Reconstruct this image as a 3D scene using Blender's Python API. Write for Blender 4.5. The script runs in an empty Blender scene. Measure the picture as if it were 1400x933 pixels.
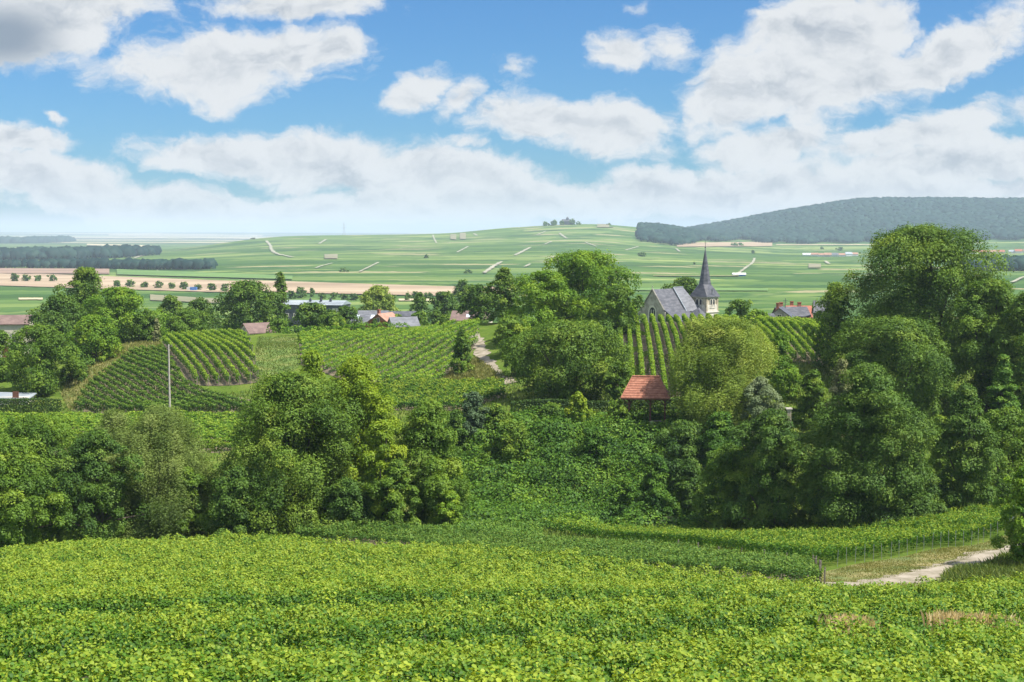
import bpy, math, random
import numpy as np
from mathutils import Vector

C = bpy.context.scene
COL = C.collection
R = math.radians

# ------------------------------------------------------------------ camera
F = 1923.0                       # focal length in pixels of the 1400 px wide photograph
CZ = 60.0                        # camera height above the datum
TA = 148.5 / F
PITCH = math.atan(TA)
cam_d = bpy.data.cameras.new('camera')
cam = bpy.data.objects.new('camera', cam_d)
COL.objects.link(cam)
cam.location = (0, 0, CZ)
cam.rotation_euler = (R(90) - PITCH, 0, 0)
cam_d.sensor_width = 36
cam_d.lens = 36 * F / 1400
cam_d.clip_start = 0.5
cam_d.clip_end = 120000
C.camera = cam

# ------------------------------------------------------------------ light, exposure
SUN_EL, SUN_AZ = 57.0, 112.0     # azimuth clockwise from the view direction (+Y)
sun_d = bpy.data.lights.new('sun', 'SUN')
sun_d.energy = 4.9
sun_d.angle = R(1.2)
sun_d.color = (1.0, 0.95, 0.86)
sun = bpy.data.objects.new('sun', sun_d)
COL.objects.link(sun)
sdir = Vector((math.sin(R(SUN_AZ)) * math.cos(R(SUN_EL)), math.cos(R(SUN_AZ)) * math.cos(R(SUN_EL)), math.sin(R(SUN_EL))))
sun.rotation_euler = sdir.to_track_quat('Z', 'Y').to_euler()
sun.location = (60, -60, 200)
C.view_settings.view_transform = 'Standard'
C.view_settings.look = 'None'
C.view_settings.gamma = 1
C.view_settings.exposure = 0.70
C.view_settings.use_curve_mapping = False
C.cycles.use_denoising = True
C.cycles.max_bounces = 5
C.cycles.diffuse_bounces = 2
C.cycles.glossy_bounces = 1
C.cycles.transmission_bounces = 3
C.cycles.volume_bounces = 1
C.cycles.transparent_max_bounces = 4
C.cycles.caustics_reflective = False
C.cycles.caustics_refractive = False


# ------------------------------------------------------------------ node helpers
class NT:
    def __init__(s, tree):
        s.t = tree
        s.n = tree.nodes
        s.l = tree.links

    def new(s, typ, **kw):
        n = s.n.new(typ)
        for k, v in kw.items():
            setattr(n, k, v)
        return n

    def put(s, sock, v):
        if hasattr(v, 'is_output') or isinstance(v, bpy.types.NodeSocket):
            s.l.new(v, sock)
        elif v is not None:
            sock.default_value = v

    def math(s, op, a, b=None, c=None, clamp=False):
        n = s.new('ShaderNodeMath', operation=op, use_clamp=clamp)
        s.put(n.inputs[0], a)
        if b is not None: s.put(n.inputs[1], b)
        if c is not None: s.put(n.inputs[2], c)
        return n.outputs[0]

    def vmath(s, op, a, b=None):
        n = s.new('ShaderNodeVectorMath', operation=op)
        s.put(n.inputs[0], a)
        if b is not None: s.put(n.inputs[1], b)
        return n.outputs['Value'] if op in ('LENGTH', 'DOT_PRODUCT') else n.outputs[0]

    def step(s, v, a, b, lo=0.0, hi=1.0):
        n = s.new('ShaderNodeMapRange', interpolation_type='SMOOTHSTEP')
        s.put(n.inputs[0], v)
        for i, q in enumerate((a, b, lo, hi)): s.put(n.inputs[i + 1], q)
        return n.outputs[0]

    def noise(s, vec, scale, detail=4, rough=.55, dist=0, color=False):
        n = s.new('ShaderNodeTexNoise')
        if vec is not None: s.l.new(vec, n.inputs['Vector'])
        n.inputs['Scale'].default_value = scale
        n.inputs['Detail'].default_value = detail
        n.inputs['Roughness'].default_value = rough
        n.inputs['Distortion'].default_value = dist
        return n.outputs['Color' if color else 'Fac']

    def mix(s, f, a, b, blend='MIX'):
        n = s.new('ShaderNodeMix', data_type='RGBA', blend_type=blend)
        s.put(n.inputs[0], f)
        s.put(n.inputs[6], a if not isinstance(a, tuple) else (*a[:3], 1))
        s.put(n.inputs[7], b if not isinstance(b, tuple) else (*b[:3], 1))
        return n.outputs[2]

    def ramp(s, f, stops, interp='LINEAR'):
        n = s.new('ShaderNodeValToRGB')
        n.color_ramp.interpolation = interp
        e = n.color_ramp.elements
        while len(e) < len(stops): e.new(0.5)
        for i, (p, c) in enumerate(stops):
            e[i].position = p
            e[i].color = (*c, 1)
        s.put(n.inputs[0], f)
        return n.outputs[0]


# ------------------------------------------------------------------ world: sky and clouds
def ray(px, py):
    """direction of a place in the sky, as (x/y, z/y)"""
    tb = (py - 466.5) / F
    t = (TA + tb) / (1 - TA * tb)
    g = math.sqrt(1 + t * t) / math.sqrt(1 + tb * tb)
    return (px - 700) / F / math.sqrt(1 + tb * tb) * math.sqrt(1 + t * t), -t


world = bpy.data.worlds.new('World')
C.world = world
world.use_nodes = True
W = NT(world.node_tree)
W.n.clear()
sky = W.new('ShaderNodeTexSky', sky_type='NISHITA')
sky.sun_disc = False
sky.sun_elevation = R(SUN_EL)
sky.sun_rotation = R(SUN_AZ)
sky.altitude = 150
sky.air_density = 1.0
sky.dust_density = 0.6
sky.ozone_density = 2.2
tc = W.new('ShaderNodeTexCoord')
sep = W.new('ShaderNodeSeparateXYZ')
W.l.new(tc.outputs['Generated'], sep.inputs[0])
yy = W.math('MAXIMUM', W.math('ABSOLUTE', sep.outputs[1]), 0.05)
uu = W.math('DIVIDE', sep.outputs[0], yy)
vv = W.math('DIVIDE', sep.outputs[2], yy)
uv = W.new('ShaderNodeCombineXYZ')
W.l.new(uu, uv.inputs[0]); W.l.new(vv, uv.inputs[1])
W.put(uv.inputs[2], W.math('MULTIPLY', W.math('GREATER_THAN', 0.0, sep.outputs[1]), 3.0))
uvv = uv.outputs[0]
wn = W.noise(uvv, 16, 6, .6, 0, True)
wv = W.vmath('SUBTRACT', wn, (.5, .5, .5))
sc_ = W.vmath('MULTIPLY', wv, (0.06, 0.034, 0))
warp = W.vmath('ADD', uvv, sc_)
BLOBS = [  # photo x, y, half width, half height, tilt, strength
    (70, 20, 150, 62, 8, 1.3), (15, 60, 90, 45, 0, 1.2), (320, 85, 185, 62, 6, 1.25), (430, 70, 90, 40, 10, 1.0), (400, 4, 150, 26, 0, .9),
    (568, 125, 62, 30, 32, .95), (625, 135, 45, 24, 35, .75), (845, 66, 52, 30, 5, .95), (915, 58, 42, 30, 15, .5),
    (1070, 110, 190, 62, 20, 1.3), (1130, 45, 150, 62, 12, 1.2), (1290, 75, 165, 48, 22, 1.2), (1180, 110, 160, 48, 22, 1.2),
    (745, 165, 125, 42, -6, 1.15), (850, 180, 95, 46, 6, 1.1), (300, 212, 140, 34, -4, 1.1), (450, 225, 200, 46, -4, 1.3), (620, 240, 150, 42, -3, 1.2),
    (30, 188, 90, 26, -10, 1.1), (60, 240, 170, 46, -14, 1.3), (210, 285, 240, 40, -6, 1.3), (700, 275, 330, 42, 0, 1.3), (1000, 262, 330, 44, 4, 1.3),
    (1260, 180, 190, 32, 14, 1.1), (1330, 225, 200, 46, 8, 1.3), (1050, 205, 120, 36, 8, 1.1), (68, 158, 22, 13, -30, .8), (708, 95, 32, 18, 0, .5), (868, 4, 26, 10, 0, .45),
    (640, 200, 32, 15, 0, .6), (1250, 262, 260, 42, 0, 1.3), (440, 292, 300, 34, 0, 1.2)]
acc = None
for (bx, by, rw, rh, rot, st) in BLOBS:
    u0, v0 = ray(bx, by)
    mp = W.new('ShaderNodeMapping', vector_type='TEXTURE')
    W.l.new(warp, mp.inputs[0])
    mp.inputs['Location'].default_value = (u0, v0, 0)
    mp.inputs['Rotation'].default_value = (0, 0, R(rot))
    mp.inputs['Scale'].default_value = (rw / F * 1.12, rh / F * 1.12, 1)
    ln = W.vmath('LENGTH', mp.outputs[0])
    v = W.math('MULTIPLY_ADD', ln, -st, st)
    acc = v if acc is None else W.math('MAXIMUM', acc, v)
# generic cloud cover added outside the view, thickened to lift the fill light
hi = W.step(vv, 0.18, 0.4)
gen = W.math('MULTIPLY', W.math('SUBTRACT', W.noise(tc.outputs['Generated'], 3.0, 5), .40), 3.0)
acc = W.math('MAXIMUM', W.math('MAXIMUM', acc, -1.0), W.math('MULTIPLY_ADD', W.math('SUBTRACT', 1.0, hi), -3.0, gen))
stretch = W.vmath('MULTIPLY', warp, (1, 1.7, 1))
n1 = W.noise(stretch, 22, 11, .62, .15)
stretch2 = W.vmath('ADD', stretch, (0.006, 0.014, 0))
n2 = W.noise(stretch2, 22, 11, .62, .15)
den = W.math('MULTIPLY_ADD', W.math('SUBTRACT', n1, .5), 1.9, acc)
alpha = W.step(den, 0.02, 0.56)
lowband = W.step(vv, 0.0, 0.028, 0.8, 0.0)
alpha = W.math('MAXIMUM', alpha, lowband)
thick = W.step(W.math('MULTIPLY_ADD', W.math('SUBTRACT', n2, n1), 2.4, W.math('MULTIPLY', den, .5)), 0.15, 1.0)
broad = W.noise(W.vmath('MULTIPLY', warp, (1, 2.2, 1)), 9, 3, .5)
grey = W.math('MULTIPLY', thick, W.step(broad, .3, .65, .5, 1.0))
tlb = W.new('ShaderNodeMapping', vector_type='TEXTURE')
W.l.new(uvv, tlb.inputs[0])
ug, vg = ray(5, 50)
tlb.inputs['Location'].default_value = (ug, vg, 0)
tlb.inputs['Scale'].default_value = (90 / F, 50 / F, 1)
dk = W.step(W.vmath('LENGTH', tlb.outputs[0]), 1.25, .2)
ccol = W.mix(grey, (0.82, 0.845, 0.87), (0.44, 0.50, 0.58))
ccol = W.mix(dk, ccol, (0.30, 0.37, 0.46))
ccol = W.mix(lowband, ccol, (0.90, 0.92, 0.94))
bg1 = W.new('ShaderNodeBackground')
skyt = W.mix(1.0, sky.outputs[0], (0.33, 0.675, 1.02), 'MULTIPLY')
W.l.new(skyt, bg1.inputs[0])
bg1.inputs[1].default_value = 0.075
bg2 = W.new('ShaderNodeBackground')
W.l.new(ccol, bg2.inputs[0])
W.put(bg2.inputs[1], W.step(vv, .2, .8, .60, .90))  # high unseen clouds brightened as extra fill light
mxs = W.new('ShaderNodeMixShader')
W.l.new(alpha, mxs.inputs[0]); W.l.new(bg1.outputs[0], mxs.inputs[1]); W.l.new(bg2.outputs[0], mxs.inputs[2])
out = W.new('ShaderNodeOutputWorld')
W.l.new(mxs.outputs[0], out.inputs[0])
world.cycles.sampling_method = 'MANUAL'
world.cycles.sample_map_resolution = 512

# ------------------------------------------------------------------ terrain
PXC = np.array([-700, -250, 0, 200, 400, 600, 700, 800, 900, 1000, 1100, 1200, 1400, 1650, 2100], float)
TAB = [
    (2,    3.7,), (12, 6.2), (24, 9.0), (42, 13.0),
    (62,   [17, 17, 16.9, 16.9, 16.9, 17, 17.1, 17.2, 17.3, 17.4, 17.5, 17.6, 17.6, 17.6, 17.6]),
    (80,   [20.6, 20.6, 20.4, 20.3, 20.3, 20.5, 20.7, 20.9, 21.1, 21.3, 21.4, 21.5, 21.3, 21, 21]),
    (90,   [22.3, 22.3, 22.0, 21.9, 21.8, 21.9, 22.1, 22.3, 22.5, 22.7, 22.8, 22.8, 22.6, 22, 22]),
    (105,  [25.2, 25.2, 25, 24.6, 24.4, 24.6, 24.8, 25, 25, 25, 24.9, 24.6, 24.2, 23.8, 23.8]),
    (120,  [28, 28, 28, 27, 26.2, 26.3, 26.8, 27.2, 27.3, 27.4, 27.1, 26.6, 25.6, 25, 25]),
    (135,  [31, 31, 31, 30, 28.8, 28.6, 28.9, 29.3, 29.7, 30, 29.3, 28.6, 27.4, 27, 27]),
    (145,  [31, 31, 31, 30, 29.5, 29.5, 30, 30.3, 30.4, 30.5, 30, 29.5, 28.5, 28, 28]),
    (155,  [30, 30, 29.5, 28.5, 28, 27.5, 26.8, 26.5, 26.5, 26.8, 27.2, 27.5, 27, 27, 27]),
    (165,  [27, 27, 27, 26, 25.7, 23.7, 23.0, 22.8, 22.8, 23.2, 24, 25, 25, 25, 25]),
    (180,  [25.6, 25.6, 25.5, 25.3, 25.2, 22.6, 22.2, 21.9, 21.6, 21.6, 22, 24, 23.5, 24, 24]),
    (200,  [25.4, 25.4, 25.3, 25.1, 23, 21.9, 20.5, 19.0, 18.6, 18.6, 19, 21, 21, 22, 22]),
    (220,  [24.5, 24.5, 23.7, 22, 20.9, 20.6, 19.0, 17.0, 16.7, 16.7, 17, 19, 20, 21, 21]),
    (240, [24, 24, 22.5, 20.1, 19.3, 18.6, 17.3, 16.0, 15.8, 15.9, 16.3, 18, 19, 20, 20]),
    (262,  [25, 25, 23, 19.9, 19.1, 17.6, 16.9, 16.8, 17.0, 17.2, 17.4, 17.6, 18, 19, 19]),
    (300,  [30, 30, 28, 25, 23.5, 21.5, 21, 21.5, 23, 23, 22, 22, 22, 23, 23]),
    (360,  [36, 36, 34, 30, 27.5, 26, 26, 26, 26, 26, 26, 27, 27, 28, 28]),
    (450,  [40, 40, 38, 34, 31, 30, 30, 30, 31, 31, 31, 32, 32, 33, 33]),
    (650,  [42, 42, 41, 38, 37, 36, 36, 37, 37, 37, 37, 37, 38, 38, 38]),
    (1000, [43, 43, 42, 42, 41, 41, 41, 41, 41, 41, 41, 41, 41, 41, 41]),
    (1500, [44, 44, 44, 43, 40, 39, 39, 39, 40, 41, 42, 42, 42, 42, 42]),
    (2000, [46, 46, 46, 44, 37, 35, 34, 33, 37, 40, 42, 42, 42, 42, 42]),
    (2600, [48, 48, 48, 44, 31, 27, 25, 22, 30, 37, 41, 41, 41, 40, 40]),
    (3200, [48, 48, 48, 45, 21, 16, 9, 5, 14, 30, 38, 38, 36, 34, 34]),
    (3700, [49, 49, 49, 47, 9.6, 3, -13, -22, -8, 22, 29, 28, 22, 20, 20]),
    (4400, [50, 50, 50, 50, 44, 38, 30, 20, 4, 2, -26, -42, -38, -36, -36]),
    (5000, [50, 50, 50, 50, 50, 48, 45, 38, 14, -32, -78, -110, -107, -100, -100]),
    (5700, [51, 51, 51, 51, 51, 51, 50, 46, 40, 0, -50, -90, -95, -90, -90]),
    (8000, [52] * 12 + [40, 30, 30]),
    (13000, [52, 52, 46, 50, 54, 54, 54, 54, 54, 54, 54, 54, 50, 50, 50]),
    (19000, [22, 20, 4, 14, 26, 40, 45, 45, 45, 45, 45, 45, 45, 45, 45]),
    (22000, [2, 0, -8, -4, 2, 12, 20, 20, 20, 20, 20, 20, 20, 20, 20]),
    (30000, [40] * 15)]
YR = np.array([t[0] for t in TAB], float)
DT = np.array([(np.full(15, t[1]) if np.isscalar(t[1]) else np.array(t[1], float)) for t in TAB])


def pchip(x, y, xi):
    """monotone cubic interpolation of the columns of y"""
    h = np.diff(x)
    d = np.diff(y, axis=0) / h[:, None]
    m = np.zeros_like(y)
    a, b = d[:-1], d[1:]
    w1 = (2 * h[1:] + h[:-1])[:, None]; w2 = (h[1:] + 2 * h[:-1])[:, None]
    with np.errstate(divide='ignore', invalid='ignore'):
        mm = (w1 + w2) / (w1 / a + w2 / b)
    m[1:-1] = np.where(a * b > 0, mm, 0)
    m[0], m[-1] = d[0], d[-1]
    i = np.clip(np.searchsorted(x, xi) - 1, 0, len(x) - 2)
    t = ((xi - x[i]) / h[i])[:, None]; hh = h[i][:, None]
    return ((2 * t**3 - 3 * t**2 + 1) * y[i] + (t**3 - 2 * t**2 + t) * hh * m[i] + (-2 * t**3 + 3 * t**2) * y[i + 1] + (t**3 - t**2) * hh * m[i + 1])


GL = np.unique(np.concatenate([np.linspace(math.log(2), math.log(90), 60), np.linspace(math.log(90), math.log(320), 150), np.linspace(math.log(320), math.log(6000), 130), np.linspace(math.log(6000), math.log(30000), 30)]))
GP = np.unique(np.concatenate([np.linspace(-700, -100, 13), np.linspace(-100, 1500, 161), np.linspace(1500, 2100, 13)]))
_g = pchip(np.log(YR), DT, GL)
GD = pchip(PXC, _g.T.copy(), GP).T
_yy = np.exp(GL)[:, None]
_xx = (GP[None, :] - 700) / F * _yy
_am = np.clip((_yy - 60) / 60, 0, 1) * .22
GD = GD + _am * (np.sin(_xx * .21 + 1.3) * np.sin(_yy * .17) + .6 * np.sin(_xx * .47 + _yy * .31)) * np.clip(2000 / _yy, 0, 1)
GZ = CZ - GD


def zat(x, y):
    x = np.asarray(x, float); y = np.maximum(np.asarray(y, float), 2.01)
    p = 700 + x / y * F
    l = np.log(y)
    i = np.clip(np.searchsorted(GL, l) - 1, 0, len(GL) - 2)
    j = np.clip(np.searchsorted(GP, p) - 1, 0, len(GP) - 2)
    yi, yj = np.exp(GL[i]), np.exp(GL[i + 1])
    a = np.clip((y - yi) / (yj - yi), 0, 1)
    b = np.clip((p - GP[j]) / (GP[j + 1] - GP[j]), 0, 1)
    return (GZ[i, j] * (1 - a) * (1 - b) + GZ[i + 1, j] * a * (1 - b) + GZ[i, j + 1] * (1 - a) * b + GZ[i + 1, j + 1] * a * b)


def X_of(px, Y): return (px - 700) / F * Y


def zt(py, Y): return CZ - tee(py) * Y


def tee(py):
    tb = (py - 466.5) / F
    return (TA + tb) / (1 - TA * tb)


def at(px, Y):
    """ground point under photo column px at distance Y"""
    x = X_of(px, Y)
    return float(x), float(Y), float(zat(x, Y))


def hit(px, py, y0=14, y1=30000):
    """ground point seen at a place of the photograph, at least y0 away"""
    t = tee(py)
    Y = np.exp(np.linspace(math.log(y0), math.log(y1), 1500))
    x = X_of(px, Y)
    d = (CZ - zat(x, Y)) / Y
    k = np.nonzero(d <= t)[0]
    k = k[0] if len(k) else len(Y) - 1
    return float(x[k]), float(Y[k]), float(zat(x[k], Y[k]))


# ------------------------------------------------------------------ object helpers
def tag(o, label=None, cat=None, group=None, kind=None):
    if label: o['label'] = label
    if cat: o['category'] = cat
    if group: o['group'] = group
    if kind: o['kind'] = kind
    return o


def empty(name, loc, rz=0):
    o = bpy.data.objects.new(name, None)
    o.empty_display_size = .3
    COL.objects.link(o)
    o.location = loc
    o.rotation_euler = (0, 0, rz)
    return o


def mesh_np(name, V, Fc, mat, parent=None, tone=None, smooth=False):
    """V (n,3); Fc (m,k) index array or list of such arrays"""
    me = bpy.data.meshes.new(name)
    fl = Fc if isinstance(Fc, list) else [Fc]
    fl = [f for f in fl if len(f)]
    me.vertices.add(len(V))
    me.vertices.foreach_set('co', np.ascontiguousarray(V, np.float32).ravel())
    idx = np.concatenate([f.ravel() for f in fl]).astype(np.int32)
    tot = np.concatenate([np.full(len(f), f.shape[1], np.int32) for f in fl])
    st = np.concatenate([[0], np.cumsum(tot)[:-1]]).astype(np.int32)
    me.loops.add(len(idx))
    me.loops.foreach_set('vertex_index', idx)
    me.polygons.add(len(tot))
    me.polygons.foreach_set('loop_start', st)
    me.polygons.foreach_set('loop_total', tot)
    if smooth:
        me.polygons.foreach_set('use_smooth', np.ones(len(tot), bool))
    me.update(calc_edges=True)
    if tone is not None:
        a = me.attributes.new('tone', 'FLOAT', 'FACE')
        a.data.foreach_set('value', np.ascontiguousarray(tone, np.float32))
    for m in (mat if isinstance(mat, (list, tuple)) else [mat]):
        me.materials.append(m)
    o = bpy.data.objects.new(name, me)
    COL.objects.link(o)
    if parent is not None: o.parent = parent
    return o


class MB:
    """collects boxes, prisms and tubes into one mesh"""
    def __init__(s): s.v = []; s.f = []

    def poly(s, pts, faces):
        b = len(s.v)
        s.v += [tuple(p) for p in pts]
        s.f += [tuple(b + i for i in f) for f in faces]
        return s

    def box(s, c, d, rz=0):
        cx, cy, cz = c; dx, dy, dz = d[0] / 2, d[1] / 2, d[2] / 2
        co, si = math.cos(rz), math.sin(rz)
        p = []
        for z in (-dz, dz):
            for x, y in ((-dx, -dy), (dx, -dy), (dx, dy), (-dx, dy)):
                p.append((cx + x * co - y * si, cy + x * si + y * co, cz + z))
        return s.poly(p, [(3, 2, 1, 0), (4, 5, 6, 7), (0, 1, 5, 4), (1, 2, 6, 5), (2, 3, 7, 6), (3, 0, 4, 7)])

    def tube(s, pts, rad, n=7, cap=True):
        rings = []
        pts = [Vector(p) for p in pts]
        for i, p in enumerate(pts):
            a = pts[max(i - 1, 0)]; b = pts[min(i + 1, len(pts) - 1)]
            d = (b - a).normalized()
            q = Vector((1, 0, 0)) if abs(d.x) < .8 else Vector((0, 1, 0))
            u = d.cross(q).normalized(); w = d.cross(u)
            r = rad[i] if isinstance(rad, (list, tuple)) else rad
            rings.append([p + (u * math.cos(t) + w * math.sin(t)) * r for t in [2 * math.pi * k / n for k in range(n)]])
        b = len(s.v)
        for rg in rings: s.v += [tuple(q) for q in rg]
        for i in range(len(rings) - 1):
            for k in range(n):
                k2 = (k + 1) % n
                s.f.append((b + i * n + k, b + i * n + k2, b + (i + 1) * n + k2, b + (i + 1) * n + k))
        if cap:
            s.f.append(tuple(b + k for k in range(n))[::-1])
            s.f.append(tuple(b + (len(rings) - 1) * n + k for k in range(n)))
        return s

    def build(s, name, mat, parent=None):
        me = bpy.data.meshes.new(name)
        me.from_pydata(s.v, [], s.f)
        me.update()
        me.materials.append(mat)
        o = bpy.data.objects.new(name, me)
        COL.objects.link(o)
        if parent is not None: o.parent = parent
        return o


# ------------------------------------------------------------------ materials
def base_mat(name):
    m = bpy.data.materials.new(name)
    m.use_nodes = True
    t = NT(m.node_tree)
    t.n.clear()
    o = t.new('ShaderNodeOutputMaterial')
    return m, t, o


def leaf_mat(name, c0, c1, c2, big=.35, trans=.30, nscale=.35, gloss=.035, bare=None):
    """dark / middle / pale leaf colours spread leaf by leaf and branch by branch"""
    m, t, o = base_mat(name)
    a = t.new('ShaderNodeAttribute', attribute_name='tone')
    g = t.new('ShaderNodeNewGeometry')
    oi = t.new('ShaderNodeObjectInfo')
    nz = t.noise(g.outputs['Position'], nscale, 3, .6)
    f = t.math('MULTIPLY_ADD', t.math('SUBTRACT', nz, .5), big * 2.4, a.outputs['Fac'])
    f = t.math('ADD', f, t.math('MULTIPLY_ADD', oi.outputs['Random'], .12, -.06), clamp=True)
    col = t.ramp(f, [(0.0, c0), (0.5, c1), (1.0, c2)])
    d = t.new('ShaderNodeBsdfDiffuse'); t.l.new(col, d.inputs[0])
    tr = t.new('ShaderNodeBsdfTranslucent')
    t.l.new(t.mix(1.0, col, (1.25, 1.15, .55), 'MULTIPLY'), tr.inputs[0])
    mx = t.new('ShaderNodeMixShader'); mx.inputs[0].default_value = trans
    t.l.new(d.outputs[0], mx.inputs[1]); t.l.new(tr.outputs[0], mx.inputs[2])
    gl = t.new('ShaderNodeBsdfGlossy'); gl.inputs['Roughness'].default_value = .6
    gl.inputs[0].default_value = (.5, .55, .5, 1)
    m2 = t.new('ShaderNodeMixShader'); m2.inputs[0].default_value = gloss
    t.l.new(mx.outputs[0], m2.inputs[1]); t.l.new(gl.outputs[0], m2.inputs[2])
    t.l.new(m2.outputs[0], o.inputs[0])
    return m


def surf_mat(name, stops, scale=1.0, rough=.85, bump=.0, stretch=(1, 1, 1), detail=6, bscale=None, coord='Object'):
    m, t, o = base_mat(name)
    tcx = t.new('ShaderNodeTexCoord')
    v = t.vmath('MULTIPLY', tcx.outputs[coord], stretch)
    nz = t.noise(v, scale, detail, .62, .2)
    f = t.step(nz, .28, .72)
    col = t.ramp(f, stops)
    p = t.new('ShaderNodeBsdfPrincipled')
    t.l.new(col, p.inputs['Base Color'])
    p.inputs['Roughness'].default_value = rough
    if bump:
        b = t.new('ShaderNodeBump'); b.inputs['Strength'].default_value = bump
        t.l.new(t.noise(v, bscale or scale * 4, 5), b.inputs['Height'])
        t.l.new(b.outputs[0], p.inputs['Normal'])
    t.l.new(p.outputs[0], o.inputs[0])
    return m


M = {}
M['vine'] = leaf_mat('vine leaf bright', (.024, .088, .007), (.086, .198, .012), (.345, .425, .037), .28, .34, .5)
M['vine_dark'] = leaf_mat('vine leaf deep', (.034, .090, .014), (.085, .180, .022), (.20, .29, .04), .22, .28, .5)
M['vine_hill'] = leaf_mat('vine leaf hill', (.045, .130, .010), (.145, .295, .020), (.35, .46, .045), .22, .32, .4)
M['vine_left'] = leaf_mat('vine leaf blue green', (.036, .110, .012), (.095, .200, .022), (.22, .33, .045), .2, .28, .4)
M['bark'] = surf_mat('bark', [(0, (.05, .038, .028)), (1, (.13, .105, .08))], 3, .95, .5, (1, 1, .3))
M['oak'] = leaf_mat('oak leaf', (.036, .090, .008), (.115, .205, .018), (.25, .33, .034), .35, .24)
M['dark'] = leaf_mat('dark leaf', (.028, .075, .010), (.085, .165, .018), (.19, .275, .032), .30, .20)
M['mid'] = leaf_mat('mid leaf', (.038, .095, .008), (.125, .225, .018), (.27, .36, .030), .35, .28)
M['bright'] = leaf_mat('bright leaf', (.048, .130, .008), (.165, .295, .016), (.33, .43, .030), .32, .32)
M['yellow'] = leaf_mat('yellow green leaf', (.080, .160, .008), (.235, .345, .016), (.41, .47, .03), .4, .34, .45)
M['willow'] = leaf_mat('willow leaf', (.070, .120, .018), (.185, .260, .050), (.35, .41, .12), .38, .28, .45)
M['willowy'] = leaf_mat('yellow willow leaf', (.080, .145, .014), (.220, .310, .035), (.42, .47, .09), .42, .30, .4)
M['blue'] = leaf_mat('blue green leaf', (.045, .085, .035), (.090, .150, .065), (.16, .23, .10), .3, .2, .5)
M['silver'] = leaf_mat('silver leaf', (.10, .15, .05), (.22, .28, .12), (.38, .43, .22), .3, .25, .5, .06)
M['blossom'] = leaf_mat('pale flowering shrub', (.10, .14, .03), (.24, .26, .10), (.42, .40, .22), .4, .25, .6)
M['bank'] = leaf_mat('bank creeper', (.024, .078, .009), (.080, .182, .013), (.20, .315, .024), .42, .26, .22)
M['grass'] = leaf_mat('grass blades', (.10, .13, .02), (.21, .22, .05), (.36, .32, .11), .4, .3, .3, .05)
M['grassg'] = leaf_mat('green grass blades', (.055, .11, .012), (.12, .18, .022), (.24, .27, .06), .4, .3, .3, .05)
M['dry'] = leaf_mat('dry grass blades', (.40, .32, .15), (.60, .48, .25), (.76, .64, .40), .3, .3, .5, .03)
M['hedge'] = leaf_mat('hedge leaf', (.022, .055, .012), (.055, .105, .016), (.11, .17, .022), .2, .15, 1.0)
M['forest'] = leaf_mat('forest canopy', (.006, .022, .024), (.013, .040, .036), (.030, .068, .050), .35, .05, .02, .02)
M['stone'] = surf_mat('limestone', [(0, (.30, .25, .17)), (.5, (.44, .38, .28)), (1, (.58, .51, .40))], 1.2, .9, .4, detail=8)
M['stone_grey'] = surf_mat('weathered stone', [(0, (.22, .20, .17)), (.5, (.34, .31, .27)), (1, (.46, .42, .36))], .9, .9, .4, detail=8)
M['trim'] = surf_mat('pale stone trim', [(0, (.5, .46, .38)), (1, (.68, .63, .54))], 2, .8)
M['slate'] = surf_mat('slate', [(0, (.045, .048, .060)), (.5, (.080, .083, .098)), (1, (.13, .13, .15))], .8, .55, .3, (1, 1, 3), 8, 5)
M['slate_l'] = surf_mat('pale slate', [(0, (.10, .105, .12)), (1, (.20, .205, .225))], .8, .5, .3, (1, 1, 3), 8)
M['metal_roof'] = surf_mat('sheet roof', [(0, (.22, .25, .28)), (1, (.36, .40, .43))], .3, .5)
M['dark_wall'] = surf_mat('dark cladding', [(0, (.05, .055, .065)), (1, (.10, .10, .12))], .5, .7)
M['brick'] = surf_mat('brick', [(0, (.26, .085, .05)), (1, (.40, .16, .10))], 2, .9)
M['white'] = surf_mat('white render', [(0, (.66, .64, .60)), (1, (.80, .79, .76))], .5, .85)
M['cream'] = surf_mat('cream render', [(0, (.50, .45, .36)), (1, (.64, .58, .48))], .5, .85)
M['roof_brown'] = surf_mat('brown tile', [(0, (.13, .085, .075)), (1, (.22, .15, .13))], 1, .85)
M['roof_red'] = surf_mat('red tile', [(0, (.28, .09, .055)), (1, (.42, .16, .10))], 1, .85)
M['roof_orange'] = surf_mat('orange tile', [(0, (.32, .16, .11)), (1, (.42, .25, .18))], 1, .85)
M['glass'] = surf_mat('dark window glass', [(0, (.02, .025, .03)), (1, (.05, .06, .07))], 1, .15)
M['wood'] = surf_mat('brown timber', [(0, (.10, .035, .020)), (1, (.20, .08, .045))], 4, .8, .3, (1, 1, .3))
M['wood_grey'] = surf_mat('grey timber', [(0, (.12, .10, .08)), (1, (.24, .21, .17))], 4, .9, .3, (1, 1, .3))
M['steel'] = surf_mat('galvanised stake', [(0, (.20, .21, .21)), (1, (.34, .35, .35))], 6, .5)
M['concrete'] = surf_mat('concrete', [(0, (.36, .32, .27)), (1, (.52, .48, .42))], 2, .9, .3)
M['blue_paint'] = surf_mat('blue paint', [(0, (.05, .16, .45)), (1, (.08, .22, .55))], 1, .6)
M['bluewhite'] = surf_mat('pale blue sheet', [(0, (.55, .62, .70)), (1, (.68, .74, .80))], 1, .6)
M['soil'] = surf_mat('vineyard soil', [(0, (.06, .065, .022)), (.4, (.105, .085, .05)), (1, (.20, .155, .10))], .9, .95, .5, coord='Object')
M['track'] = surf_mat('chalk track', [(0, (.13, .12, .06)), (.35, (.24, .205, .145)), (1, (.37, .32, .25))], .7, .95, .6, (1, 1, 1), 9)
M['chalk'] = surf_mat('far chalk track', [(0, (.25, .25, .17)), (1, (.38, .36, .28))], .02, .95)
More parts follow.
